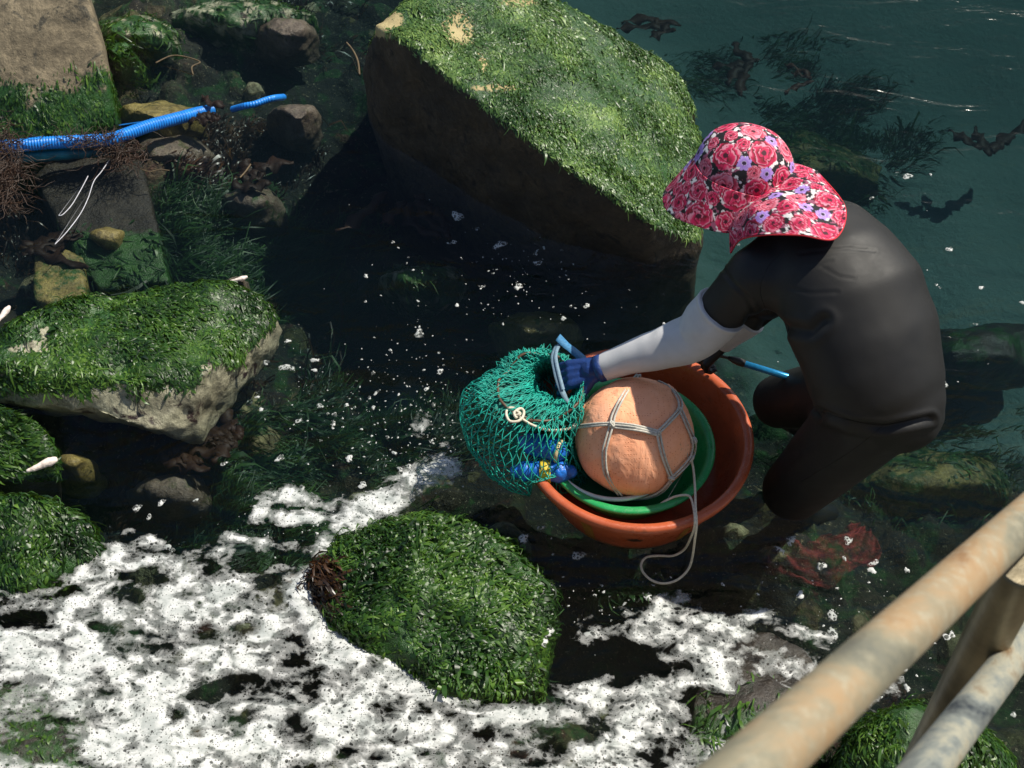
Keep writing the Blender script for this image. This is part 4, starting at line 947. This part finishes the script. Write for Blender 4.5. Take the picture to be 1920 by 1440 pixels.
# sleeves
def sleeve_tube(name, pts, rads, parent, sd=0):
    P_ = spline(pts, 16); n = len(P_); rr = np.interp(np.linspace(0, 1, n), np.linspace(0, 1, len(rads)), rads)
    o = Tubes().add(P_, rr, 56).build(name, M['sleeve'], parent); V = get_vf(o.data); Nn = vnormals(o.data)
    V += Nn * (.0030 * (1 - 2 * np.abs(fbm(V * [1, 1.3, 1], 12, 2, 6 + sd))))[:, None]
    o.data.vertices.foreach_set('co', V.astype(np.float32).ravel()); o.data.update(); return o
e0 = lsh.lerp(lel, .56)
slv = sleeve_tube('sleeve', [e0, lsh.lerp(lel, .75), lel, lel.lerp(lwr, .33), lel.lerp(lwr, .66), lwr], [.0745, .0735, .0690, .0640, .055, .045, .0365], pe)
dn = (lel - lsh).normalized()
lathe('sleeve_hem', [(.071, -.004), (.0765, -.0035), (.0775, 0), (.0765, .008), (.0735, .009)], M['sleeve'], pe, 64, tuple(e0), dn.to_track_quat('Z', 'Y').to_matrix())
def ringaround(name, a, b, t, r, mat, th, parent):
    c = a.lerp(b, t); d = (b - a).normalized(); rot = d.to_track_quat('Z', 'Y').to_matrix()
    return lathe(name, [(r - th, -.004), (r, -.0035), (r + th * .6, 0), (r, .0035), (r - th, .004)], mat, parent, 48, tuple(c), rot)
# the upper arm of the suit ends over the sleeve in a soft cuff
sleeve_tube('sleeve', [rel.lerp(rwr, .42), rel.lerp(rwr, .7), rwr], [.056, .047, .036], pe, 4)
# hands in gloves: palm, four fingers, thumb
def hand(name, wrist, mcp_dir, palm_n, curl, mat, parent, side=1, sc=1.0, spread=.12):
    d = mcp_dir.normalized(); n = (palm_n - d * palm_n.dot(d)).normalized(); s = d.cross(n).normalized() * side
    bm = bmesh.new()
    bm_capsule(bm, wrist - d * .03 * sc, wrist + d * .02 * sc, .031 * sc, .031 * sc)
    for k in range(4):
        o_ = (k - 1.5) * .0195 * sc
        bm_capsule(bm, wrist + d * .012 * sc + s * o_ * .7, wrist + d * .080 * sc + s * o_, .018 * sc, .0145 * sc)
    for k, fl_ in enumerate((.068, .078, .073, .058)):
        o_ = (k - 1.5) * .0205 * sc; p = wrist + d * .082 * sc + s * o_; dd = (d + s * (k - 1.5) * spread).normalized(); r = .0115 * sc
        c_ = curl[k]
        for j, (f_, rr) in enumerate(((.42, 1.0), (.32, .92), (.26, .80))):
            ang = c_ * (j + 1) * .8; q_ = (dd * math.cos(ang) - n * math.sin(ang)).normalized(); e = p + q_ * fl_ * f_ * sc
            bm_capsule(bm, p, e, r * rr, r * rr * .92, steps=6); p = e
    p = wrist + d * .025 * sc - s * .030 * sc; q_ = (d * .65 - s * .6 - n * .35).normalized()
    for f_, r in ((.038, .0155), (.030, .0125), (.024, .011)):
        e = p + q_ * f_ * sc; bm_capsule(bm, p, e, r * sc, r * sc * .9, steps=6); p = e; q_ = (q_ + d * .35 - n * .3).normalized()
    return remeshed(name, bm, .0028, 2, mat, parent)
hl = hand('glove', lwr + (lwr - lel).normalized() * .012, (lwr - lel).normalized() + Vector((-.15, -.02, .18)), Vector((-.05, -.35, .93)), (.55, .6, .6, .65), M['glove_blue'], pe, 1, 1.05)
hl['label'] = 'dark blue rubber glove'
hr = hand('glove', rwr, (rha - rwr) + Vector((-.01, 0, -.01)), Vector((-.6, -.2, .75)), (.9, .95, .95, 1.0), M['glove_black'], pe, -1, .95)
hr['label'] = 'black glove'
lathe('cuff', [(.036, -.012), (.040, -.011), (.041, .0), (.040, .011), (.036, .012)], M['glove_blue'], pe, 48, tuple(lwr), (lwr - lel).to_track_quat('Z', 'Y').to_matrix())
# head under the hat
hax = Vector((.22, .22, .92)).normalized()     # hat axis
HC = J(1394, 318, .885)                        # crown centre
fdir = Vector((-.80, .10, -.55)); fdir = (fdir - hax * fdir.dot(hax) * .6).normalized()
hc = HC - hax * .045
bm = bmesh.new(); bm_ellipsoid(bm, hc, (.078, .078, .095)); fz = fdir; up_ = (hax - fz * hax.dot(fz)).normalized(); sd_ = up_.cross(fz)
F3 = Matrix((sd_, fz, up_)).transposed()
def hp3(x, y, z_): return hc + F3 @ Vector((x, y, z_))
bm_ellipsoid(bm, hp3(0, .03, -.06), (.05, .05, .055)); bm_capsule(bm, hp3(0, .07, -.02), hp3(0, .094, -.048), .009, .013); bm_capsule(bm, hp3(-.012, .086, -.05), hp3(.012, .086, -.05), .008, .008)
for s_ in (-1, 1):
    bm_ellipsoid(bm, hp3(s_ * .08, 0, -.03), (.012, .018, .03)); bm_capsule(bm, hp3(s_ * .015, .078, .0), hp3(s_ * .045, .066, .0), .011, .009)
bm_capsule(bm, hc, nk, .055, .06)
remeshed('head', bm, .004, 4, M['skin'], pe)
for s_ in (-1, 1):
    bm = bmesh.new(); bm_ellipsoid(bm, hp3(s_ * .031, .070, -.018), (.013, .013, .009)); remeshed('eye', bm, .003, 0, M['eye'], pe)
bm = bmesh.new(); bm_capsule(bm, hp3(-.02, .078, -.075), hp3(.02, .078, -.075), .007, .007); remeshed('mouth', bm, .003, 1, M['lips'], pe)
bm = bmesh.new(); bm_ellipsoid(bm, hp3(0, -.012, .012), (.085, .083, .09)); remeshed('hair', bm, .006, 1, M['hair'], pe)
# hat with printed roses
FLW = []
def paint(V, seed):          # printed cloth: roses, purple anemones, black ground with white leaf marks
    rngp = np.random.default_rng(99); n = 900
    lo = V.min(0) - .02; hi = V.max(0) + .02
    C = []; idx = np.random.default_rng(seed).permutation(len(V))
    rads = []
    for i in idx:
        p = V[i]; r = [.043, .037, .031][len(C) % 3]
        if all(np.linalg.norm(p - c) > (r + q_) * .92 for c, q_ in zip(C, rads)): C.append(p); rads.append(r)
        if len(C) > 60: break
    for i in idx[:9000]:
        p = V[i]; r = .021
        if all(np.linalg.norm(p - c) > (r + q_) * .84 for c, q_ in zip(C, rads)): C.append(p); rads.append(r)
    C = np.array(C); rads = np.array(rads); rg_ = np.random.default_rng(seed + 2)
    kind = rg_.random(len(C)); kind[rads > .024] = np.where(rg_.random((rads > .024).sum()) < .12, .1, .9)
    kind[rads <= .024] = np.where(rg_.random((rads <= .024).sum()) < .38, .1, .9)
    hue = rg_.random(len(C)); rot0 = rg_.random(len(C)) * 6.28
    ax1 = rg_.normal(size=(len(C), 3)); 
    bl = fbm(V, 95, 2, seed); leaf = fbm(V * [1, 1.6, 1], 60, 3, seed + 4)
    col = np.where((bl > .22)[:, None], np.array([.75, .72, .70]), np.array([.008, .006, .008]))
    col = np.where(((leaf > .25) & (bl <= .22))[:, None], np.array([.30, .08, .14]), col)
    best = np.full(len(V), 9.0)
    for c, r, k, h_, r0, a1 in zip(C, rads, kind, hue, rot0, ax1):
        d = V - c; dd = np.linalg.norm(d, axis=1); m = dd < r * 1.4
        if not m.any(): continue
        i = np.where(m)[0]; nn = d[i].mean(0)
        # local frame from neighbours
        U, s_, Vt = np.linalg.svd(d[i] - d[i].mean(0), full_matrices=False); e1, e2 = Vt[0], Vt[1]
        x = d[i] @ e1; y = d[i] @ e2; th = np.arctan2(y, x) + r0; rr = dd[i] / r
        if k < .2:
            pet = .72 + .28 * np.abs(np.cos(th * 4)); okk = rr < pet
            shade = np.clip(rr * 1.3, 0, 1); st = .5 + .5 * np.cos(th * 24)
            cc_ = np.array([.20, .07, .42]) * (1 - shade[:, None] * .0) + np.array([.35, .30, .38]) * (shade * (.4 + .6 * st))[:, None]
            cc_ = np.where((rr < .26)[:, None], np.array([.02, .005, .03]), cc_); cc_ = np.where(((rr > .26) & (rr < .34))[:, None], np.array([.5, .4, .6]), cc_)
        else:
            nz = fbm(V[i], 70, 2, int(h_ * 100)); th2 = th + nz * 1.2
            lim = .93 + .07 * np.cos(5 * th2) + .10 * nz; okk = rr < lim
            pt = rr * 3.1 + .28 * np.cos(th2 * 3 + rr * 7) + .22 * np.cos(th2 * 2 - rr * 5 + 1) + nz * .5; f = pt - np.floor(pt)
            deep = np.array([.26, .002, .018]) * (.7 + .5 * h_); pink = np.array([.66, .012, .095]) * (1 - .25 * h_); white = np.array([.74, .34, .42])
            if h_ > .8: deep = np.array([.42, .02, .06]); pink = np.array([.66, .13, .19])
            cc_ = deep + (pink - deep) * sstep(.1, .6, f)[:, None]; cc_ = cc_ + (white - cc_) * (sstep(.62, .85, f) * sstep(.2, .5, rr + nz * .4))[:, None] * .75
            cc_ = np.where((f < .08)[:, None], np.array([.10, .0, .012]), cc_); cc_ = np.where((rr < .17)[:, None], np.array([.05, .0, .01]), cc_)
        key = rr * (1.0 if r > .024 else 1.25); w_ = okk & (key < best[i]); ii = i[w_]; col[ii] = cc_[w_]; best[ii] = key[w_]
    return np.column_stack([col, np.ones(len(col))])
def mat_print():
    m, t, p = new_mat('rose_printed_cotton'); q = N(t)
    at_ = q.n('Attribute', {'attribute_name': 'print'}); q.set(p.inputs['Base Color'], at_.outputs['Color'])
    p.inputs['Roughness'].default_value = .75; g = q.geo()
    q.set(p.inputs['Normal'], q.bump(q.noise(g, 900, 2), .0004, .6, q.bump(q.noise(g, 14, 3), .006, .5)))
    return m
M['print'] = mat_print()
hat = 0
hf = (fdir - hax * fdir.dot(hax)).normalized(); hs = hax.cross(hf)
HM = np.array(Matrix((hf, hs, hax)).transposed())      # hat frame: x front, y side, z up
def hat_grid(nu, nvv, fn):
    V = np.array([fn(i * 2 * math.pi / nu, k / (nvv - 1)) for i in range(nu) for k in range(nvv)])
    return V @ HM.T + np.array(HC)
def crown(u, v):
    a = v * math.pi * .5; r = .130 * math.sin(a) ** .80; z_ = .132 * math.cos(a) - .01
    seam = 1 + .012 * math.cos(6 * u); w_ = 1 + .02 * math.sin(3 * u + 5 * v) + .025 * math.sin(2 * u + 1)
    return (r * seam * w_ * 1.04, r * seam * w_ * .98, z_)
V = hat_grid(360, 110, crown); cr_ = mesh_obj('hat_crown', V, grid_faces(360, 110, True), M['print'], pe, colors={'print': paint(V, 5)})
def brim(u, v):
    fr = .5 + .5 * math.cos(u); nr_ = max(0, math.sin(u)); bk = sstep(.30, .0, fr)
    ext = .008 + .038 * fr ** 1.3 + .012 * nr_
    r = .130 * (1 + .012 * math.cos(6 * u)) * (1 + .02 * math.sin(3 * u + 5) + .025 * math.sin(2 * u + 1)) * 1.035 + ext * v * (1 + .05 * math.sin(4 * u + .5)); z_ = -.008 - (.040 + .088 * fr ** .8 + .022 * nr_) * v * (1 - .6 * bk) + .004 * math.sin(5 * u + 2) * v
    return (r * math.cos(u), r * math.sin(u) * .98, z_)
def crown2(u, v):
    x, y, z_ = crown(u, v); return (x * math.cos(u), y * math.sin(u), z_)
V = hat_grid(420, 110, crown2); cr_.data.vertices.foreach_set('co', (V - np.array(cr_.location)).astype(np.float32).ravel()) if False else None
bpy.data.objects.remove(cr_)
cr_ = mesh_obj('hat_crown', V, grid_faces(420, 110, True), M['print'], pe, colors={'print': paint(V, 5)})
V = hat_grid(520, 50, brim); br_ = mesh_obj('hat_brim', V, grid_faces(520, 50, True), M['print'], pe, colors={'print': paint(V, 8)})
sm = br_.modifiers.new('t', 'SOLIDIFY'); sm.thickness = .0025; sm.offset = -1
# neck flap: a cloth curtain from the back of the crown over the neck and upper back
IN = [(1368, 415, .83), (1385, 400, .85), (1405, 380, .87), (1425, 362, .885), (1445, 342, .89), (1458, 325, .89), (1470, 305, .885)]
OUT = [(1370, 474, .80), (1388, 450, .86), (1430, 441, .93), (1500, 441, .975), (1566, 447, .97), (1584, 388, .955), (1532, 322, .90)]
IN_ = spline([J(*p) for p in IN], 30); OU_ = spline([J(*p) for p in OUT], 30); V = []; nr = 80
for i, (a, b) in enumerate(zip(IN_, OU_)):
    uu = i / (len(IN_) - 1)
    for k in range(nr):
        t = k / (nr - 1); p = a.lerp(b, t)
        p = p + Vector((0, 0, .035 * math.sin(math.pi * min(1, t * 1.05)) * math.sin(math.pi * uu) ** .5 + .005 * math.sin(uu * 26) * (.3 + .7 * t) * math.sin(math.pi * t * .8 + .3)))
        V.append(tuple(p))
V = np.array(V); fl_ = mesh_obj('neck_flap', V, grid_faces(len(IN_), nr), M['print'], pe, colors={'print': paint(V, 12)})
sm = fl_.modifiers.new('t', 'SOLIDIFY'); sm.thickness = .0025
M['red_edge'] = simple('red_binding', (.55, .015, .03), .7)
Tubes().add([Vector(p) for p in OU_], .0024, 6).build('flap_binding', M['red_edge'], pe)
# hand hoe held in the right hand
ho = empty('hand_hoe', tuple(at(1400, 684, .24)), 'short tool with a black ferrule and blue tube handle in the person\'s black gloved hand', 'tool')
h0 = J(1338, 664, .315); h1 = J(1366, 671, .305); h2 = J(1396, 682, .295); h3 = J(1475, 706, .27)
Tubes().add([J(1318, 664, .30), h0, h1], [.0040, .0045, .0045], 8).build('rod', M['black_iron'], ho)
Tubes().add([h1, h1.lerp(h2, .3), h1.lerp(h2, .6), h2], [.006, .010, .0125, .0115], 12).build('ferrule', M['black_iron'], ho)
Tubes().add([h2, h3, h3.lerp(h2, -.3)], .0100, 16).build('handle', M['pole_blue'], ho)
# ------------------------------------------------------------------ blue pipe, its reflection as a teal tube, weed on them
def corr(name, pts, r, mat, parent, ribs=True, nper=120):
    P_ = spline(pts, nper // max(1, len(pts) - 1)); L_ = 0; rad = []
    for i, p in enumerate(P_):
        if i: L_ += (p - P_[i - 1]).length
        rad.append(r * (1 + (.05 * math.sin(L_ / .0105 * 2 * math.pi) if ribs else 0)))
    return Tubes().add(P_, rad, 20).build(name, mat, parent)
bp = empty('pipe', tuple(at(100, 268, 0)), 'bright blue corrugated pipe leaving the concrete block and dipping into the water', 'pipe')
corr('tube', [at(-60, 276, .06), at(20, 274, .055), at(90, 268, .05), at(170, 264, .045), at(205, 262, .04), at(235, 252, .035), at(280, 236, .02), at(325, 224, .0), at(352, 217, -.012), at(372, 212, -.03), at(395, 208, -.08)], .0235, M['blue_pipe'], bp, nper=1100)
tr_ = corr('tube', [at(436, 205, -.05), at(458, 199, -.014), at(478, 195, -.006), at(498, 188, -.006), at(514, 184, -.012), at(532, 182, -.06)], .0125, M['blue_pipe'], bp, nper=400); tr_['label'] = 'torn blue end breaking the surface'
tp = empty('pipe', tuple(at(100, 292, 0)), 'dull teal tube standing in for the reflection of the bright blue pipe', 'pipe')  # solid tube added in place of the blue pipe's reflection in the water
corr('tube', [at(-60, 300, .01), at(30, 296, .006), at(110, 290, .0), at(180, 284, -.012), at(230, 278, -.04)], .021, M['teal_reflection'], tp, False, 60)
def tangle(name, cx, cy, z_, n, sx, sy, L_, mat, lab, seed, down=0, r=.0014):
    tb = Tubes(); rg = random.Random(seed)
    for k in range(n):
        a = at(rg.gauss(cx, sx), rg.gauss(cy, sy), z_ + rg.uniform(-.01, .01)); P_ = [a]; d = Vector((rg.gauss(0, 1), rg.gauss(0, 1) - down, -.25 * (down > 0))).normalized()
        for j in range(5):
            d = (d + Vector((rg.gauss(0, .45), rg.gauss(0, .45), rg.gauss(0, .25)))).normalized(); P_.append(P_[-1] + d * L_ * rg.uniform(.5, 1.2) / 5)
            P_[-1].z = max(P_[-1].z, .003)
        tb.add(P_, [r, r, r, r * .8, r * .6, r * .3], 4, caps=False)
    o = tb.build(name, M[mat], None); return tag(o, lab, 'weed', kind='stuff')
M['brownstrand'] = simple('brown_root_strands', (.035, .016, .007), .5, 90, .001, .5, 40)
tangle('brown_weed', 8, 300, .10, 420, 16, 36, .12, 'brownstrand', 'brown rooty weed hanging over the pipe ends at the left edge', 3, 1.2)
tangle('brown_weed', 170, 262, .068, 150, 34, 7, .07, 'brownstrand', 'brown weed strands tangled over the middle of the blue pipe', 4)
tangle('brown_weed', 225, 280, .03, 190, 24, 14, .09, 'brownstrand', 'brown weed hanging at the bend of the blue pipe', 5, .6)
tangle('brown_weed', 20, 375, .01, 60, 16, 14, .07, 'brownstrand', 'loose brown weed ends trailing in the water at the left edge', 6, .6, .0011)
for pts_, lab in [([(165, 330), (160, 340), (148, 362), (134, 385), (118, 402), (110, 404)], 'short pale string floating under the pipe'), ([(205, 300), (190, 322), (176, 340), (165, 372), (150, 402), (125, 435), (103, 458)], 'longer pale string floating under the pipe')]:
    o = Tubes().add(spline([at(x, y, .004) for x, y in pts_], 8), .0016, 6).build('string', M['string']); tag(o, lab, 'string')
for pts_, lab, r_, z_ in [([(650, 80), (662, 95), (671, 115), (674, 140)], 'curved brown twig floating left of the big boulder', .004, .006), ([(292, 118), (320, 105), (345, 106), (375, 116), (360, 125), (362, 140)], 'kinked thin twig floating at the upper left', .003, .006), ([(450, 333), (460, 322), (470, 308)], 'short pale twig floating above the green weed', .003, .005), ([(262, 316), (280, 322), (300, 318), (318, 320)], 'thin forked twig floating beside the bend of the pipe', .002, .004)]:
    o = Tubes().add(spline([at(x, y, z_) for x, y in pts_], 6), [r_] * (6 * (len(pts_) - 1) + 1), 6).build('twig', M['twig']); tag(o, lab, 'twig')
# shells
def shell(px_, py_, z_, L_, ang, lab):
    bm = bmesh.new(); c = at(px_, py_, z_); d = Vector((math.cos(ang), math.sin(ang), 0))
    bm_capsule(bm, c - d * L_ / 2, c + d * L_ / 4, L_ * .07, L_ * .16); bm_capsule(bm, c + d * L_ / 4, c + d * L_ / 2, L_ * .16, L_ * .10)
    o = remeshed('shell', bm, .003, 1, M['shell']); V = get_vf(o.data); V += vnormals(o.data) * (.004 * fbm(V, 45, 3, int(px_)))[:, None]; o.data.vertices.foreach_set('co', V.astype(np.float32).ravel()); o.data.update(); tag(o, lab, 'shell')
shell(78, 872, .03, .085, R(30), 'white pointed shell lying beside the mossy rock')
shell(6, 590, .01, .07, R(70), 'pale pink shell at the left edge above the flat rock')
shell(447, 523, .01, .055, R(20), 'pink and white shell in the weed above the flat rock')
# red net bag under water
V = []; nu, nvv = 90, 30; cl_ = spline([at(x, y, -.10) for x, y in [(1455, 1005), (1490, 1035), (1540, 1040), (1590, 1020), (1625, 1000), (1638, 965)]], 18)
for i, p in enumerate(cl_[:nu]):
    t = (cl_[min(i + 1, len(cl_) - 1)] - cl_[max(i - 1, 0)]).normalized(); sd2_ = Vector((-t.y, t.x, 0)); ww = .075 * math.sin(math.pi * min(1, i / nu * .8 + .15)) ** .6
    for k in range(nvv):
        b = k / (nvv - 1) * 2 - 1; q_ = p + sd2_ * b * ww; n_ = fbm(np.array([[q_.x, q_.y, 0]]), 22, 3, 4)[0]; n2_ = fbm(np.array([[q_.x, q_.y, 3.0]]), 9, 2, 4)[0]
        V.append((q_.x + .03 * n2_, q_.y + .02 * n_, -.15 + .03 * n_ + .012 * math.sin(b * 9 + i * .15)))
def mat_rednet():
    m = M['red_net']; t = m.node_tree; q = N(t); p = t.nodes['Principled BSDF']; g = q.geo()
    ho = q.vor(g, 190, 'F1', .4); q.set(p.inputs['Alpha'], q.math('MULTIPLY', q.smooth(ho, .15, .35), q.smooth(q.noise(g, 14, 4), .36, .62, 0, .42))); return m
rn = mesh_obj('net_bag', V, grid_faces(nu, nvv), mat_rednet()); sm = rn.modifiers.new('t', 'SOLIDIFY'); sm.thickness = .002
tag(rn, 'dull red mesh bag spread under the water by the person\'s leg', 'net bag')
# kelp fronds near the surface
def kelp(px_, py_, z_, n, L_, ang, lab, seed, w_=.030):
    rg = random.Random(seed); V = []; F = []; n0 = 0; T_ = []
    c = at(px_, py_, z_)
    for f in range(n):
        a = ang + rg.uniform(-.9, .9); p = c + Vector((rg.gauss(0, .02), rg.gauss(0, .02), 0)); ph = rg.uniform(0, 6); Lf = L_ * rg.uniform(.5, 1.1)
        for k in range(14):
            t = k / 13; a += rg.gauss(0, .13); p = p + Vector((math.cos(a), math.sin(a), 0)) * Lf / 13
            s_ = Vector((-math.sin(a), math.cos(a), .35 * math.sin(ph + t * 9))); ww = w_ * (math.sin(math.pi * min(1, t * .9 + .08)) ** .6) * (.8 + .35 * math.sin(t * 21 + ph))
            for q_ in (-1, 0, 1): V.append((*(p + s_ * q_ * ww + Vector((0, 0, z_ * 0 + .008 * math.sin(t * 16 + ph + q_) - (.004 if q_ else 0))))[:],)); T_.append(.3 + .4 * rg.random())
        for k in range(13):
            for q_ in range(2): b = n0 + k * 3 + q_; F.append((b, b + 1, b + 4, b + 3))
        n0 += 42
    o = mesh_obj('kelp', V, np.array(F), M['kelp'], attrs={'tone': T_}); sm = o.modifiers.new('t', 'SOLIDIFY'); sm.thickness = .0015; return tag(o, lab, 'kelp')
kelp(1420, 110, -.36, 4, .24, R(190), 'dark ruffled kelp under water right of the big boulder top', 1)
kelp(1525, 150, -.22, 3, .15, R(165), 'small dark kelp tips under water above and right of the flowered hat', 2, .016)
kelp(1265, 50, -.32, 4, .26, R(200), 'dark kelp clump at the top edge behind the big boulder', 3)
kelp(1850, 290, -.42, 4, .30, R(80), 'brown kelp clump drifting under water at the right edge', 4)
kelp(770, 360, -.08, 6, .26, R(250), 'brown kelp under water in the shade left below the big boulder', 5)
kelp(450, 800, -.11, 7, .2, R(200), 'red brown kelp under the front of the flat rock', 6, .03)
kelp(300, 850, -.12, 6, .22, R(10), 'red brown kelp in the shade below the flat rock', 7, .03)
kelp(30, 470, -.10, 6, .28, R(10), 'brown kelp blades at the left edge above the flat rock', 8, .028)
kelp(415, 208, -.012, 5, .12, R(190), 'brown kelp lying over the sunken middle of the blue pipe', 19, .022)
kelp(450, 335, -.09, 5, .18, R(30), 'broad brown kelp blades under water above the green weed', 9, .035)
# ------------------------------------------------------------------ railing and quay
ra = empty('railing', (.62, .93, 1.3), 'weathered steel pipe handrail slanting across the bottom right corner', 'railing')
def railpipe(name, a, b, r, mat, ext0=.6, ext1=.45, k=40):
    d = (b - a).normalized(); p0 = a - d * ext0; p1 = b + d * ext1; L_ = (p1 - p0).length; q_ = d.to_track_quat('Z', 'Y')
    V = []; n = 60
    for i in range(n + 1):
        for j in range(k): an = j * 2 * math.pi / k; V.append((r * math.cos(an), r * math.sin(an), L_ * i / n))
    F = [(i * k + j, i * k + (j + 1) % k, (i + 1) * k + (j + 1) % k, (i + 1) * k + j) for i in range(n) for j in range(k)]
    F += [tuple(range(k))[::-1], tuple(n * k + j for j in range(k))]
    me = bpy.data.meshes.new(name); me.from_pydata(V, [], F); me.update(); me.polygons.foreach_set('use_smooth', np.array([True] * (len(F) - 2) + [False, False])); me.materials.append(mat)
    o = bpy.data.objects.new(name, me); COL.objects.link(o); o.matrix_world = Matrix.Translation(p0) @ q_.to_matrix().to_4x4()
    o.parent = ra; o.matrix_parent_inverse = Matrix.Translation(-ra.location); return o
TA, TB_ = atd(1414, 1440, .95), atd(1920, 977, 1.6)
railpipe('top_rail', TA, TB_, .0243, M['rust'])
railpipe('middle_rail', atd(1738, 1440, 1.42), atd(1920, 1205, 1.95), .0225, M['galv'])
ptop = TA.lerp(TB_, 1.02) - Vector((0, 0, .03))
pt = atd(1912, 1075, 1.72)
railpipe('post', Vector((pt.x, pt.y, 1.3)), pt, .030, M['post'], 0, .02)
q0 = box_mesh('quay', -3, 4, -3, .965, -1.9, 1.3, M['concrete'])
at_ = q0.data.attributes.new('algae', 'FLOAT', 'POINT')
tag(q0, 'plain concrete quay edge below the handrail', 'quay')
